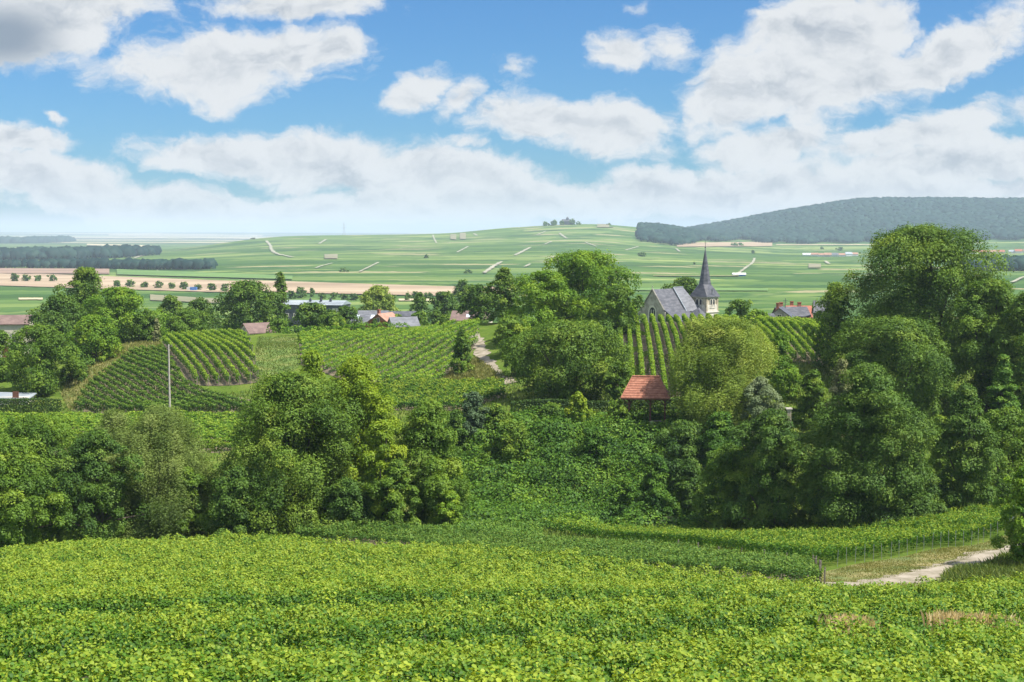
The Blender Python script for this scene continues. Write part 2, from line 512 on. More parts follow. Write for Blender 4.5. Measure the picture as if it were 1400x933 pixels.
M['verge'] = surf_mat('dry verge', [(0, (.08, .125, .022)), (.5, (.17, .18, .05)), (1, (.29, .24, .10))], .35, .95, .5, (1, 1, 1), 9)
M['ploughed'] = surf_mat('brown ploughed field', [(0, (.20, .13, .09)), (1, (.31, .21, .15))], .004, .95, 0, (1, 4, 1), 8)
M['meadow'] = surf_mat('meadow', [(0, (.075, .14, .02)), (.5, (.13, .19, .032)), (1, (.22, .22, .07))], .30, .95, .5, (1, 1, 1), 9)
M['tan'] = surf_mat('ploughed tan field', [(0, (.25, .18, .11)), (.5, (.34, .25, .16)), (1, (.43, .33, .22))], .004, .95, 0, (1, 4, 1), 8)
M['pink'] = surf_mat('bare plot', [(0, (.15, .16, .08)), (1, (.26, .22, .14))], .01, .95)
M['stubble'] = surf_mat('pale stubble field', [(0, (.42, .35, .20)), (1, (.56, .47, .30))], .004, .95, 0, (1, 4, 1))
M['leafgreen'] = surf_mat('green crop', [(0, (.070, .15, .03)), (1, (.13, .23, .045))], .004, .95, 0, (1, 5, 1), 8)


def terrain_material():
    m, t, o = base_mat('ground cover')
    g = t.new('ShaderNodeNewGeometry')
    s = t.new('ShaderNodeSeparateXYZ'); t.l.new(g.outputs['Position'], s.inputs[0])
    pos = g.outputs['Position']
    # near: rough grass with soil
    n1 = t.noise(pos, .22, 8, .6)
    n2 = t.noise(pos, 2.2, 6, .7)
    near = t.ramp(t.math('MULTIPLY_ADD', n2, .5, t.math('MULTIPLY', n1, .5)), [(.32, (.045, .085, .014)), (.50, (.095, .150, .024)), (.60, (.15, .18, .04)), (.72, (.24, .22, .09))])
    # far: plots of vines and crops
    def plots(rot, sx, sy):
        mp = t.new('ShaderNodeMapping'); t.l.new(pos, mp.inputs[0])
        mp.inputs['Rotation'].default_value = (0, 0, R(rot)); mp.inputs['Scale'].default_value = (sx, sy, 0)
        v = t.new('ShaderNodeTexVoronoi', distance='CHEBYCHEV'); v.inputs['Randomness'].default_value = .9
        v.inputs['Scale'].default_value = 1
        t.l.new(mp.outputs[0], v.inputs['Vector'])
        sp = t.new('ShaderNodeSeparateColor'); t.l.new(v.outputs['Color'], sp.inputs[0])
        e = t.new('ShaderNodeTexVoronoi', feature='F2', distance='CHEBYCHEV'); e.inputs['Randomness'].default_value = .9
        e.inputs['Scale'].default_value = 1
        t.l.new(mp.outputs[0], e.inputs['Vector'])
        edge = t.math('SUBTRACT', e.outputs['Distance'], v.outputs['Distance'])
        return sp.outputs[0], sp.outputs[1], edge
    a1, a2, ed = plots(9, .0058, .0150)
    b1, b2, ed2 = plots(-14, .0014, .0040)
    f = t.math('MULTIPLY_ADD', b1, .45, t.math('MULTIPLY', a1, .55))
    far = t.ramp(f, [(.12, (.050, .098, .034)), (.38, (.086, .150, .044)), (.55, (.120, .190, .055)), (.75, (.18, .24, .075)), (.9, (.28, .32, .12))])
    lines = t.step(ed, 0.0, .06, .35, 1.0)
    far = t.mix(t.math('SUBTRACT', 1.0, lines), far, (.045, .10, .04))
    mid = t.noise(t.vmath('MULTIPLY', pos, (.002, .03, 0)), 1, 5, .6)
    far = t.mix(t.step(mid, .38, .60, 0, .5), far, (.045, .105, .035))
    s1, s2, ed4 = plots(22, .013, .030)
    far = t.mix(t.math('GREATER_THAN', s1, .95), far, (.27, .25, .14))
    far = t.mix(t.math('LESS_THAN', s1, .05), far, (.045, .09, .035))
    # very far: bluish woods and pale fields
    c1, c2, ed3 = plots(4, .00035, .0012)
    vf = t.ramp(c1, [(0, (.03, .06, .03)), (.35, (.05, .09, .04)), (.5, (.16, .2, .08)), (.75, (.4, .34, .2)), (1, (.5, .45, .3))], 'CONSTANT')
    w0 = t.step(s.outputs[1], 320, 560)
    w1 = t.step(s.outputs[1], 5200, 7500)
    col = t.mix(w1, t.mix(w0, near, far), vf)
    d = t.new('ShaderNodeBsdfDiffuse'); t.l.new(col, d.inputs[0])
    b = t.new('ShaderNodeBump'); b.inputs['Strength'].default_value = .6; b.inputs['Distance'].default_value = .15
    t.l.new(n2, b.inputs['Height']); t.l.new(b.outputs[0], d.inputs['Normal'])
    t.l.new(d.outputs[0], o.inputs[0])
    return m


ny, nx = GZ.shape
Vt = np.stack([np.broadcast_to(_xx, GZ.shape), np.broadcast_to(_yy, GZ.shape), GZ], -1).reshape(-1, 3)
ii, jj = np.meshgrid(np.arange(ny - 1), np.arange(nx - 1), indexing='ij')
q = (ii * nx + jj).ravel()
terr = mesh_np('ground', Vt, np.stack([q, q + 1, q + nx + 1, q + nx], 1), terrain_material(), smooth=True)
tag(terr, kind='structure')


def drape(name, quad, mat, off, nu=12, nv=12, near=14, world=False, label=None, cat=None, wob=0.0):
    """patch of ground; quad = four photo places (px, py) or world (x, y), counter-clockwise"""
    P = [np.array(hit(*p, near)[:2]) if not world else np.array(p, float) for p in quad]
    u = np.linspace(0, 1, nu + 1)[None, :, None]; v = np.linspace(0, 1, nv + 1)[:, None, None]
    G = P[0] * (1 - u) * (1 - v) + P[1] * u * (1 - v) + P[2] * u * v + P[3] * (1 - u) * v
    if wob:
        rs = np.random.RandomState(len(name) + nu)
        e = np.zeros(G.shape[:2], bool); e[0] = e[-1] = True; e[:, 0] = e[:, -1] = True
        G = G + (rs.randn(*G.shape) * wob) * e[..., None]
    Z = zat(G[..., 0], G[..., 1]) + off
    V = np.concatenate([G, Z[..., None]], -1).reshape(-1, 3)
    a, b = np.meshgrid(np.arange(nv), np.arange(nu), indexing='ij')
    k = (a * (nu + 1) + b).ravel()
    o = mesh_np(name, V, np.stack([k, k + 1, k + nu + 2, k + nu + 1], 1), mat, smooth=True)
    return tag(o, label, cat, kind='structure')


def ribbon(name, pts, width, mat, off, near=14, world=False, step=None, wob=.12):
    """a path along places of the photograph (px, py) or (px, distance)"""
    P = [np.array(hit(*p, near)[:2]) if not world else np.array(at(*p)[:2]) for p in pts]
    P = np.array(P)
    seg = np.linalg.norm(np.diff(P, axis=0), axis=1)
    L = np.concatenate([[0], np.cumsum(seg)])
    n = max(8, int(L[-1] / (step or max(width * .7, 1))))
    n = min(n, 160)
    s = np.linspace(0, L[-1], n)
    c = pchip(L, P, s) if len(P) > 2 else np.stack([np.interp(s, L, P[:, k]) for k in (0, 1)], 1)
    d = np.gradient(c, axis=0); d /= np.linalg.norm(d, axis=1)[:, None] + 1e-9
    nrm = np.stack([-d[:, 1], d[:, 0]], 1)
    rs = np.random.RandomState(int(abs(P[0, 0]) * 10) % 999)
    cols = []
    m = 5
    for k in range(m):
        w = (k / (m - 1) - .5) * width
        jit = rs.randn(n) * width * wob if k in (0, m - 1) else 0
        cols.append(c + nrm * (w + jit if np.isscalar(jit) else (w + jit)[:, None]))
    G = np.stack(cols, 1)
    Z = zat(G[..., 0], G[..., 1]) + off
    V = np.concatenate([G, Z[..., None]], -1).reshape(-1, 3)
    a, b = np.meshgrid(np.arange(n - 1), np.arange(m - 1), indexing='ij')
    k = (a * m + b).ravel()
    return tag(mesh_np(name, V, np.stack([k, k + m, k + m + 1, k + 1], 1), mat, smooth=True), kind='structure')


# ------------------------------------------------------------------ leaves
def unit(v): return v / (np.linalg.norm(v, axis=1)[:, None] + 1e-9)


def leaf_cards(P, N, S, rs, fold=False, asp=1.0, up=None):
    """a small leaf at every point P, facing N, of size S"""
    n = len(P)
    N = unit(N)
    r = rs.randn(n, 3) if up is None else up
    T = unit(np.cross(N, r)); B = np.cross(N, T)
    S = S[:, None]
    if fold:
        V = np.stack([P - B * S * .5, P + T * S * .46 * asp + N * S * .13 - B * S * .18, P + T * S * .36 * asp + N * S * .10 + B * S * .30,
                      P + B * S * .55, P - T * S * .36 * asp + N * S * .10 + B * S * .30, P - T * S * .46 * asp + N * S * .13 - B * S * .18], 1)
        k = np.arange(n)[:, None] * 6
        Fq = np.concatenate([k + np.array([0, 1, 2, 3]), k + np.array([0, 3, 4, 5])], 0)
        return V.reshape(-1, 3), Fq, 2
    V = np.stack([P - B * S * .55, P + T * S * .42 * asp - B * S * .03, P + B * S * .55, P - T * S * .42 * asp + B * S * .03], 1)
    k = np.arange(n)[:, None] * 4
    return V.reshape(-1, 3), k + np.array([0, 1, 2, 3]), 1


# ------------------------------------------------------------------ vines
def inpoly(x, y, poly):
    c = np.zeros(len(x), bool)
    n = len(poly)
    for i in range(n):
        x1, y1 = poly[i]; x2, y2 = poly[(i + 1) % n]
        with np.errstate(divide='ignore', invalid='ignore'):
            t = ((y1 > y) != (y2 > y)) & (x < (x2 - x1) * (y - y1) / (y2 - y1 + 1e-12) + x1)
        c ^= t
    return c


def segments(poly, d, spacing, jitter, rs):
    """row centre lines inside a plot"""
    poly = np.array(poly)
    d = np.array(d, float); d /= np.linalg.norm(d)
    n = np.array([-d[1], d[0]])
    a = poly @ n; b = poly @ d
    res = []
    k = math.ceil(a.min() / spacing)
    while k * spacing < a.max():
        o = k * spacing + rs.uniform(-1, 1) * jitter
        s = np.arange(b.min(), b.max(), .25)
        x = n[0] * o + d[0] * s; y = n[1] * o + d[1] * s
        ins = inpoly(x, y, poly)
        w = np.nonzero(ins)[0]
        if len(w) > 6:
            cuts = np.split(w, np.nonzero(np.diff(w) > 1)[0] + 1)
            c = max(cuts, key=len)
            if len(c) > 6:
                res.append((o, np.array([x[c[0]], y[c[0]]]), np.array([x[c[-1]], y[c[-1]]])))
        k += 1
    return res


def vine_row(p0, p1, mat, rs, h=1.25, w=.46, per_m=100, size=.12, fold=False, shoots=2.5, low=.35, bend=0.0, lod=None, asp=1.0, bright=0.0, rough=0.0, tip=.30):
    L = np.linalg.norm(p1 - p0)
    d = (p1 - p0) / L; nn = np.array([-d[1], d[0]])
    # leaf density and size can depend on the distance from the camera
    n = int(L * per_m)
    s = rs.uniform(0, L, n)
    if lod is not None:
        yv = p0[1] + d[1] * s
        keep = rs.uniform(0, 1, n) < lod[0](yv)
        s = s[keep]; n = len(s)
        sz = size * lod[1](p0[1] + d[1] * s)
    else:
        sz = np.full(n, size)
    ph = rs.uniform(0, 6, 4)
    hv = h * (1 + .09 * np.sin(s * 1.9 + ph[0]) + .07 * np.sin(s * 5.1 + ph[1]) + .05 * np.sin(s * 11 + ph[2]))
    if rough:
        hv = hv * (1 + .12 * rough * np.sin(s * .55 + ph[2]) * np.sin(s * 1.3 + ph[1]) + .09 * rough * np.sin(s * 3.3 + ph[3]))
    wv = w * (1 + .18 * np.sin(s * 2.7 + ph[3]) + .15 * np.sin(s * 6.3 + ph[0]))
    a = rs.uniform(0, math.pi * 2, n)
    # cross section: rounded box, fewer leaves underneath
    ca, sa = np.cos(a), np.sin(a)
    sa = np.where((sa < -.3) & (rs.uniform(0, 1, n) < .6), -sa, sa)
    rr = 1 - np.abs(rs.randn(n)) * .16
    cx = np.sign(ca) * np.abs(ca)**.6 * wv * rr
    cz = np.sign(sa) * np.abs(sa)**.7 * rr
    mid = low + (hv - low) / 2
    z = mid + cz * (hv - low) / 2
    off = cx + bend * np.sin(s / max(L, 1) * math.pi)
    x = p0[0] + d[0] * s + nn[0] * off; y = p0[1] + d[1] * s + nn[1] * off
    P = np.stack([x, y, zat(x, y) + z + rs.randn(n) * .04], 1)
    N = np.stack([nn[0] * ca, nn[1] * ca, sa * .8 + .55], 1) + rs.randn(n, 3) * .45
    tone = np.clip(rs.normal(.38 - tip * .3 + bright, .2 if tip < .4 else .15, n) + tip * np.clip((z - .68 * h) / (.35 * h), 0, 1), 0, 1)  # young tips paler; a higher tip also paints lit tops and shaded sides
    S = sz * rs.uniform(.7, 1.25, n)
    k = int(L * shoots)
    if k:
        q = rs.uniform(0, L, k)
        if lod is not None: q = q[rs.uniform(0, 1, len(q)) < lod[0](p0[1] + d[1] * q)]
        k = len(q)
        o2 = rs.uniform(-.7, .7, k) * w
        tx, ty = rs.randn(k) * .22, rs.randn(k) * .22
        ln = rs.uniform(.12, .42, k)
        Ps, Ss = [], []
        for m_ in range(5):
            f = m_ / 4
            xx = p0[0] + d[0] * q + nn[0] * o2 + tx * ln * f + rs.randn(k) * .02
            yv = p0[1] + d[1] * q + nn[1] * o2 + ty * ln * f + rs.randn(k) * .02
            Ps.append(np.stack([xx, yv, zat(xx, yv) + h * .93 + ln * f], 1))
            Ss.append(size * (.95 - .5 * f) * np.ones(k) * (lod[1](yv) if lod is not None else 1))
        P2 = np.concatenate(Ps); S2 = np.concatenate(Ss)
        P = np.concatenate([P, P2]); S = np.concatenate([S, S2])
        N = np.concatenate([N, rs.randn(len(P2), 3) + np.array([0, -.3, .6])])
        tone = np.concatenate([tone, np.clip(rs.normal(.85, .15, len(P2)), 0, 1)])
    V, Fq, rep = leaf_cards(P, N, S, rs, fold, asp)
    org = np.array([p0[0], p0[1], float(zat(p0[0], p0[1]))])
    return V - org, Fq, np.tile(tone, rep), org


def ordinal(n):
    w = ['', 'first', 'second', 'third', 'fourth', 'fifth', 'sixth', 'seventh', 'eighth', 'ninth', 'tenth', 'eleventh', 'twelfth', 'thirteenth', 'fourteenth', 'fifteenth', 'sixteenth',
         'seventeenth', 'eighteenth', 'nineteenth', 'twentieth']
    if n <= 20: return w[n]
    t = {2: 'twenty', 3: 'thirty', 4: 'forty', 5: 'fifty', 6: 'sixty', 7: 'seventy'}[n // 10]
    return t + '-' + w[n % 10] if n % 10 else {'twenty': 'twentieth', 'thirty': 'thirtieth', 'forty': 'fortieth', 'fifty': 'fiftieth', 'sixty': 'sixtieth', 'seventy': 'seventieth'}[t]


def plot(poly, d, mat, label, group, seed, spacing=1.1, jitter=.05, skip=(), order=1, posts=None, stems=False, tall=(), **kw):
    """a plot of vines: each row is a thing. label holds %s for the ordinal of the row, or is shared when it has none"""
    rs = np.random.RandomState(seed)
    rows = segments(poly, d, spacing, jitter, rs)
    if order < 0: rows = rows[::-1]
    cnt = 0
    for i, (o, a, b) in enumerate(rows):
        if any(abs(o - q) < .56 for q in skip): continue
        cnt += 1
        k2 = dict(kw)
        k2['h'] = kw['h'] * rs.uniform(.92, 1.08)
        for t0, t1, f in tall:
            if t0 < o < t1: k2['h'] = kw['h'] * f
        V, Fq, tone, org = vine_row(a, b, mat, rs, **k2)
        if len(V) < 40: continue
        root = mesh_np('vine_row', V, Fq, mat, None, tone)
        root.location = org
        tag(root, (label % ordinal(cnt)) if '%s' in label else label, 'vine row', group)
        if posts:
            end = (a, b)[posts['end']] if 'end' in posts else a
            dd = (b - a) / np.linalg.norm(b - a)
            pts = [end + dd * (-.25 if posts.get('end', 0) == 0 else .25)]
            if posts.get('every'):
                L = np.linalg.norm(b - a)
                pts += [a + dd * s for s in np.arange(3, L, posts['every'])]
            for pp in pts:
                mb = MB()
                lean = rs.uniform(-.06, .06, 2)
                z0 = float(zat(pp[0], pp[1])) - org[2]
                px_, py_ = pp[0] - org[0], pp[1] - org[1]
                hh = posts.get('h', 1.45) * rs.uniform(.94, 1.06)
                r_ = posts.get('r', .028)
                mb.tube([(px_, py_, z0 - .2), (px_ + lean[0], py_ + lean[1], z0 + hh)], r_, 5)
                mb.build('post', posts['mat'], root)
        if stems:
            mb = MB()
            L = np.linalg.norm(b - a); dd = (b - a) / L
            for s in np.arange(.5, L, 1.1):
                pp = a + dd * s + rs.uniform(-.05, .05, 2)
                z0 = float(zat(pp[0], pp[1])) - org[2]
                x_, y_ = pp[0] - org[0], pp[1] - org[1]
                mb.tube([(x_, y_, z0 - .1), (x_ + rs.uniform(-.06, .06), y_ + rs.uniform(-.06, .06), z0 + .3), (x_, y_, z0 + .65)], [.035, .028, .02], 4, False)
            mb.build('stem', M['bark'], root)
    return rows


def W2(pts): return [at(p, Y)[:2] for p, Y in pts]
def H2(pts, near=150): return [hit(p, q, near)[:2] for p, q in pts]


lodf = (lambda y: np.clip(1.0 - (y - 34) / 70 * .55, .42, 1.0), lambda y: np.clip(1.0 + (y - 34) / 70 * .5, 1.0, 1.55))
fore = W2([(-60, 17), (1480, 17), (1480, 85), (1400, 84), (1300, 80), (1200, 79), (1130, 79.5), (1000, 84.5), (640, 100), (430, 108.5), (380, 110), (200, 109), (0, 106), (-120, 104)])
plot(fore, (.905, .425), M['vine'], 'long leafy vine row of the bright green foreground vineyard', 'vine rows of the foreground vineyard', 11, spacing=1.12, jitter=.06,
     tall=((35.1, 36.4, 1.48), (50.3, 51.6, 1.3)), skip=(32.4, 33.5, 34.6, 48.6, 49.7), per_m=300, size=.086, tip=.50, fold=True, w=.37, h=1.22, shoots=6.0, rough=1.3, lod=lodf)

d2 = np.array((35.2, -26.0))
blk2 = [(19.0, 84.5), (21.0, 96.5), (11.8, 113), (-8.0, 118.0), (-18, 117.5), (-18, 113.6)]
plot(blk2, d2, M['vine_dark'], '%s deep green vine row from the front in the block ending at the dirt track', 'vine rows of the dark middle block', 12, per_m=110, size=.15, w=.38, h=1.3,
     posts=dict(end=1, mat=M['wood_grey'], r=.05), shoots=2.0)
blk3 = W2([(1122, 98), (1345, 112), (1392, 116), (1392, 134), (1000, 136), (740, 134), (750, 127), (900, 121), (1000, 115), (1105, 102)])
plot(blk3, (-.65, .76), M['vine'], '%s row from the right in the fenced vine block above the track', 'vine rows with steel end posts above the track', 13, per_m=95, size=.16, w=.38, h=1.3,
     posts=dict(end=0, mat=M['steel'], r=.018, h=1.3), shoots=3.0, order=-1)
blk4 = W2([(445, 117.5), (560, 116.5), (745, 121), (742, 131), (560, 131), (470, 125)])
plot(blk4, (1, .12), M['vine_left'], '%s row from the front in the small dusky vine block under the trees', 'vine rows of the small dusky block', 14, per_m=80, size=.17, w=.38, h=1.2, shoots=1.0)

# plots on the hillsides
hl = dict(per_m=130, size=.21, shoots=.8, tip=.62)  # strong tip: lit row tops and shaded sides put into leaf colour
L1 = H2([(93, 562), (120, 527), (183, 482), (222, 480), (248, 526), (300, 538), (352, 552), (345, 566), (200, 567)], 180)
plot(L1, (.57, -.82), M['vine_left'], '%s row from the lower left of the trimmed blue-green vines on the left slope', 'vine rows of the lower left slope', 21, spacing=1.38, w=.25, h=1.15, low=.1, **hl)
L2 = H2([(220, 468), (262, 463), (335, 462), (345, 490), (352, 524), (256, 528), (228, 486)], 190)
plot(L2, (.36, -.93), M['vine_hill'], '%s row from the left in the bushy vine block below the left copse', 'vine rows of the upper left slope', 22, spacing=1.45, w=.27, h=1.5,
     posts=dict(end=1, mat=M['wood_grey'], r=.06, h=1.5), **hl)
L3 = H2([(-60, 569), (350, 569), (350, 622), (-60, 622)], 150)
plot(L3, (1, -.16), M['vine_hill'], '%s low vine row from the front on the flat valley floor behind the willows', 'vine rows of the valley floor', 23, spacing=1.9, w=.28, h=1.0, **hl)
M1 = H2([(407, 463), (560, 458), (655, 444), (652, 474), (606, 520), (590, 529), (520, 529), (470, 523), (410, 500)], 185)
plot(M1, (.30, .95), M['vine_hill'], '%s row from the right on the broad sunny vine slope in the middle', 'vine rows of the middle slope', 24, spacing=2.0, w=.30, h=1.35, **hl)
tr0, tr1 = np.array(hit(385, 460, 200)[:2]), np.array(hit(560, 456, 200)[:2])
rs_ = np.random.RandomState(5)
V, Fq, tn, org = vine_row(tr0, tr1, M['vine_hill'], rs_, h=1.7, w=.5, per_m=70, size=.27, shoots=.5)
o = mesh_np('vine_row', V, Fq, M['vine_hill'], None, tn); o.location = org
tag(o, 'dark lateral vine row closing the top of the middle slope', 'vine row', 'vine rows of the middle slope')
M2 = H2([(520, 530), (690, 528), (692, 545), (640, 563), (520, 563)], 165)
plot(M2, (1, .12), M['vine'], '%s yellow-green vine row from the front between the ravine trees and middle slope', 'vine rows below the middle slope', 25, spacing=1.45, w=.30, h=1.2, **hl)
R1 = W2([(843, 182), (1012, 182), (1012, 250), (846, 250)])
plot(R1, (.07, .99), M['vine_hill'], '%s row from the right on the steep vine slope in front of the church', 'vine rows in front of the church', 26, spacing=1.42, w=.30, h=1.4, **hl)
R2 = W2([(1036, 202), (1138, 202), (1136, 252), (1034, 252)])
plot(R2, (.04, .99), M['vine_hill'], '%s row from the right in the little vine plot left of the great tree', 'vine rows of the plot by the great tree', 27, spacing=1.42, w=.27, h=1.5, **hl)


# soil under the hillside plots, tracks
def cover(name, poly, mat, off, n=26):
    """ground cover filling a plot of any outline"""
    poly = np.array(poly)
    c = poly.mean(0)
    poly = c + (poly - c) * 1.0
    r_ = np.linspace(0, 1, 9)
    pts = []
    m = len(poly)
    edge = []
    for i in range(m):
        for t in np.linspace(0, 1, 7)[:-1]: edge.append(poly[i] * (1 - t) + poly[(i + 1) % m] * t)
    edge = np.array(edge)
    G = c + (edge - c)[None] * r_[1:, None, None]
    G = np.concatenate([c[None], G.reshape(-1, 2)])
    V = np.concatenate([G, (zat(G[:, 0], G[:, 1]) + off)[:, None]], 1)
    ne = len(edge)
    k = np.arange(ne); k2 = (k + 1) % ne
    tri = np.stack([np.zeros(ne, int), 1 + k, 1 + k2], 1)
    qs = np.concatenate([np.stack([1 + a * ne + k, 1 + (a + 1) * ne + k, 1 + (a + 1) * ne + k2, 1 + a * ne + k2], 1) for a in range(7)])
    return tag(mesh_np(name, V, [tri, qs], mat, smooth=True), kind='structure')


for pl in (L1, L2, M1, M2, R1, R2, L3): cover('vineyard_soil', pl, M['soil'], .05)
cover('vineyard_soil', fore, M['soil'], .03)
cover('vineyard_soil', blk2, M['soil'], .03)

cover('verge', W2([(1120, 83.5), (1200, 82), (1420, 87), (1500, 100), (1480, 118), (1392, 115), (1345, 111.5), (1130, 97.3), (1124, 90)]), M['verge'], .04)
ribbon('dirt_track', [(1120, 88.2), (1170, 89), (1240, 91.5), (1310, 97), (1380, 105), (1470, 114)], 3.0, M['track'], .07, world=True, step=.7, wob=.10)
ribbon('dirt_track', [(735, 117.5), (800, 118.5), (900, 117)], 1.2, M['track'], .07, world=True, step=.7)
ribbon('footpath', [(646, 458), (654, 470), (657, 484), (668, 500), (686, 518), (700, 526)], 1.9, M['track'], .10, 190, step=1)
cover('verge', H2([(598, 526), (622, 505), (650, 492), (672, 507), (690, 527)], 190), M['verge'], .06)
cover('verge', H2([(90, 560), (80, 540), (100, 500), (175, 470), (218, 470), (222, 478), (183, 482), (120, 527), (96, 562)], 180), M['verge'], .06)
cover('verge', H2([(352, 462), (403, 462), (408, 500), (380, 535), (354, 528), (347, 490)], 190), M['meadow'], .06)


# ------------------------------------------------------------------ trees and bushes
def crown_points(Wd, H, cb, prof, nclump, rs, lob=.16, gap=.0, flat=.75, rc=None):
    """centres and radii of leaf clumps filling a crown of width Wd between cb*H and H"""
    pts, rad = [], []
    hc = H * (1 - cb)
    ph = rs.uniform(0, 6.28, 6)
    kk = rs.randint(2, 4); k2 = rs.randint(4, 7)
    i = 0
    while len(pts) < nclump:
        i += 1
        s = ((i * .7548777) % 1.0)**.85
        th = ((i * .5698403) % 1.0) * 6.28318 + rs.uniform(-.25, .25)
        lumpy = 1 + lob * math.sin(kk * th + ph[0] + 3 * s) + lob * .8 * math.sin(k2 * th + ph[1] + 7 * s) + lob * .7 * math.sin(9 * s + ph[2] + th)
        rf = rs.uniform(.55, 1.0) if rs.rand() < .80 else rs.uniform(0, .55)
        rr = Wd / 2 * prof(s) * lumpy * rf
        z = cb * H + hc * s
        r = (rc or (.115 * Wd + .035 * H)) * rs.uniform(.55, 1.3) * (.75 + .35 * prof(s))
        rr = max(0, rr - r * .55)
        z = min(z, H - r * flat * .9)
        z = max(z, cb * H + r * .25)
        pts.append((rr * math.cos(th), rr * math.sin(th), z))
        rad.append(r)
    return np.array(pts), np.array(rad)


PROF = {
    'round': lambda s: max(.28, math.sqrt(max(0, 1 - (2 * s - .92)**2 / 1.18))),
    'dome': lambda s: max(.25, (1 - s**2.6)**.55) * (.86 + .14 * min(1, s * 4)),
    'egg': lambda s: max(.18, math.sin(math.pi * (.16 + .84 * s)**.85)**.75),
    'cone': lambda s: max(.10, (1 - s)**.75 * (.75 + .25 * min(1, s * 5)) + .04),
    'column': lambda s: max(.3, min(1, (1 - s) * 3.2 + .12)**.6),
    'bush': lambda s: max(.25, (1 - s**2.2)**.5),
    'tall': lambda s: max(.22, (1 - abs(2 * s - .85)**3.0 / 1.4)**.7 if abs(2 * s - .85)**3.0 < 1.4 else .22),
}


def tree(name, label, cat, group, px, Y, top, width, mat, prof='round', cb=.12, seed=0, base=None, lai=2.7, leaf=None, asp=1.0, nc=None, droop=0.0,
         trunk=True, lob=.16, rc=None, rcf=1.0, sink=0.0, dens=1.0, flat=.78):
    """photo column, distance, photo row of the top, photo width of the crown"""
    rs = np.random.RandomState(seed * 7 + 3)
    x, y, z = at(px, Y)
    z -= sink
    H = (CZ - tee(top) * Y) - z
    Wd = width / F * Y
    root = empty(name, (x, y, z), 0)
    tag(root, label, cat, group)
    n = nc or int(np.clip(40 + (Wd * H) * .62, 34, 170))
    r0 = rc or (.092 * Wd + .030 * H) * rcf
    CP, CR = crown_points(Wd, H, cb, PROF[prof], n, rs, lob, rc=r0, flat=flat)
    ls = leaf or max(.15, .00122 * Y)
    N = int(lai * dens * (math.pi * Wd * H * (1 - cb) * .95) / (ls * ls * .46 * asp))
    w = CR**2; w = w / w.sum()
    ci = rs.choice(len(CP), N, p=w)
    # points on the shell of every clump, mostly its upper and outer side
    D = unit(rs.randn(N, 3))
    outw = unit(np.concatenate([CP[ci][:, :2], (CP[ci][:, 2:] - H * (cb + .25 * (1 - cb))) * .8], 1))
    D = unit(D + outw * .55 + np.array([0, 0, .35]))
    rad = CR[ci][:, None] * (rs.uniform(.35, 1.0, N)**.45)[:, None]
    # little twig groups give the clump a ragged outline
    tw = unit(np.stack([np.sin(ci * 12.9 + D[:, 0] * 5.1), np.sin(ci * 7.7 + D[:, 1] * 5.7), np.sin(ci * 3.1 + D[:, 2] * 6.3)], 1))
    rad = rad * (1 + .22 * np.sin(D[:, 0] * 7 + ci) * np.sin(D[:, 1] * 8 + ci * 2) + .10 * tw[:, :1].ravel())[:, None] if False else rad * (1 + .24 * np.sin(D[:, :1] * 7 + ci[:, None]) * np.sin(D[:, 1:2] * 8 + 2 * ci[:, None]) + .12 * tw[:, :1])
    P = CP[ci] + D * rad * np.array([1, 1, flat])
    if droop:
        hang = rs.uniform(0, 1, N)**2 * droop * H * .12
        P[:, 2] -= hang
        P[:, :2] += outw[:, :2] * (hang * .12)[:, None]
    P += rs.randn(N, 3) * ls * .35
    P[:, 2] = np.maximum(P[:, 2], .05)
    Nn = D * .8 + np.array([0, 0, .45]) + rs.randn(N, 3) * (.40 if not droop else .55)
    ctone = rs.normal(0, .15, len(CP))
    tone = np.clip(rs.normal(.45, .105, N) + ctone[ci], 0, 1)
    up = None
    if droop: up = np.cross(unit(Nn), np.array([0, 0, 1.0]) + rs.randn(N, 3) * .3)
    V, Fq, rep = leaf_cards(P, Nn, ls * rs.uniform(.65, 1.3, N), rs, False, asp, up)
    mesh_np('crown', V, Fq, mat, root, np.tile(tone, rep))
    if trunk:
        mb = MB()
        r = max(.10, .022 * H + .006 * Wd)
        top_z = H * (cb + .45 * (1 - cb))
        lean = rs.uniform(-.03, .03, 2) * H
        mb.tube([(0, 0, -.4), (0, 0, .1), (lean[0] * .3, lean[1] * .3, H * max(cb, .1)), (lean[0], lean[1], top_z), (lean[0] * 1.4, lean[1] * 1.4, H * .86)], [r * 1.25, r, r * .82, r * .5, r * .12], 8)
        for k in rs.choice(len(CP), min(11, len(CP)), replace=False):
            e = CP[k]
            st = H * max(cb, .08) + rs.uniform(0, .5) * (top_z - H * cb)
            st = min(st, e[2] * .85)
            m_ = (e[0] * .45, e[1] * .45, st + (e[2] - st) * .35)
            mb.tube([(0, 0, st), m_, tuple(e)], [r * .45, r * .3, r * .1], 5, False)
        mb.build('trunk', M['bark'], root)
    return root


RAV = 'trees along the hollow behind the foreground vineyard'
T = tree
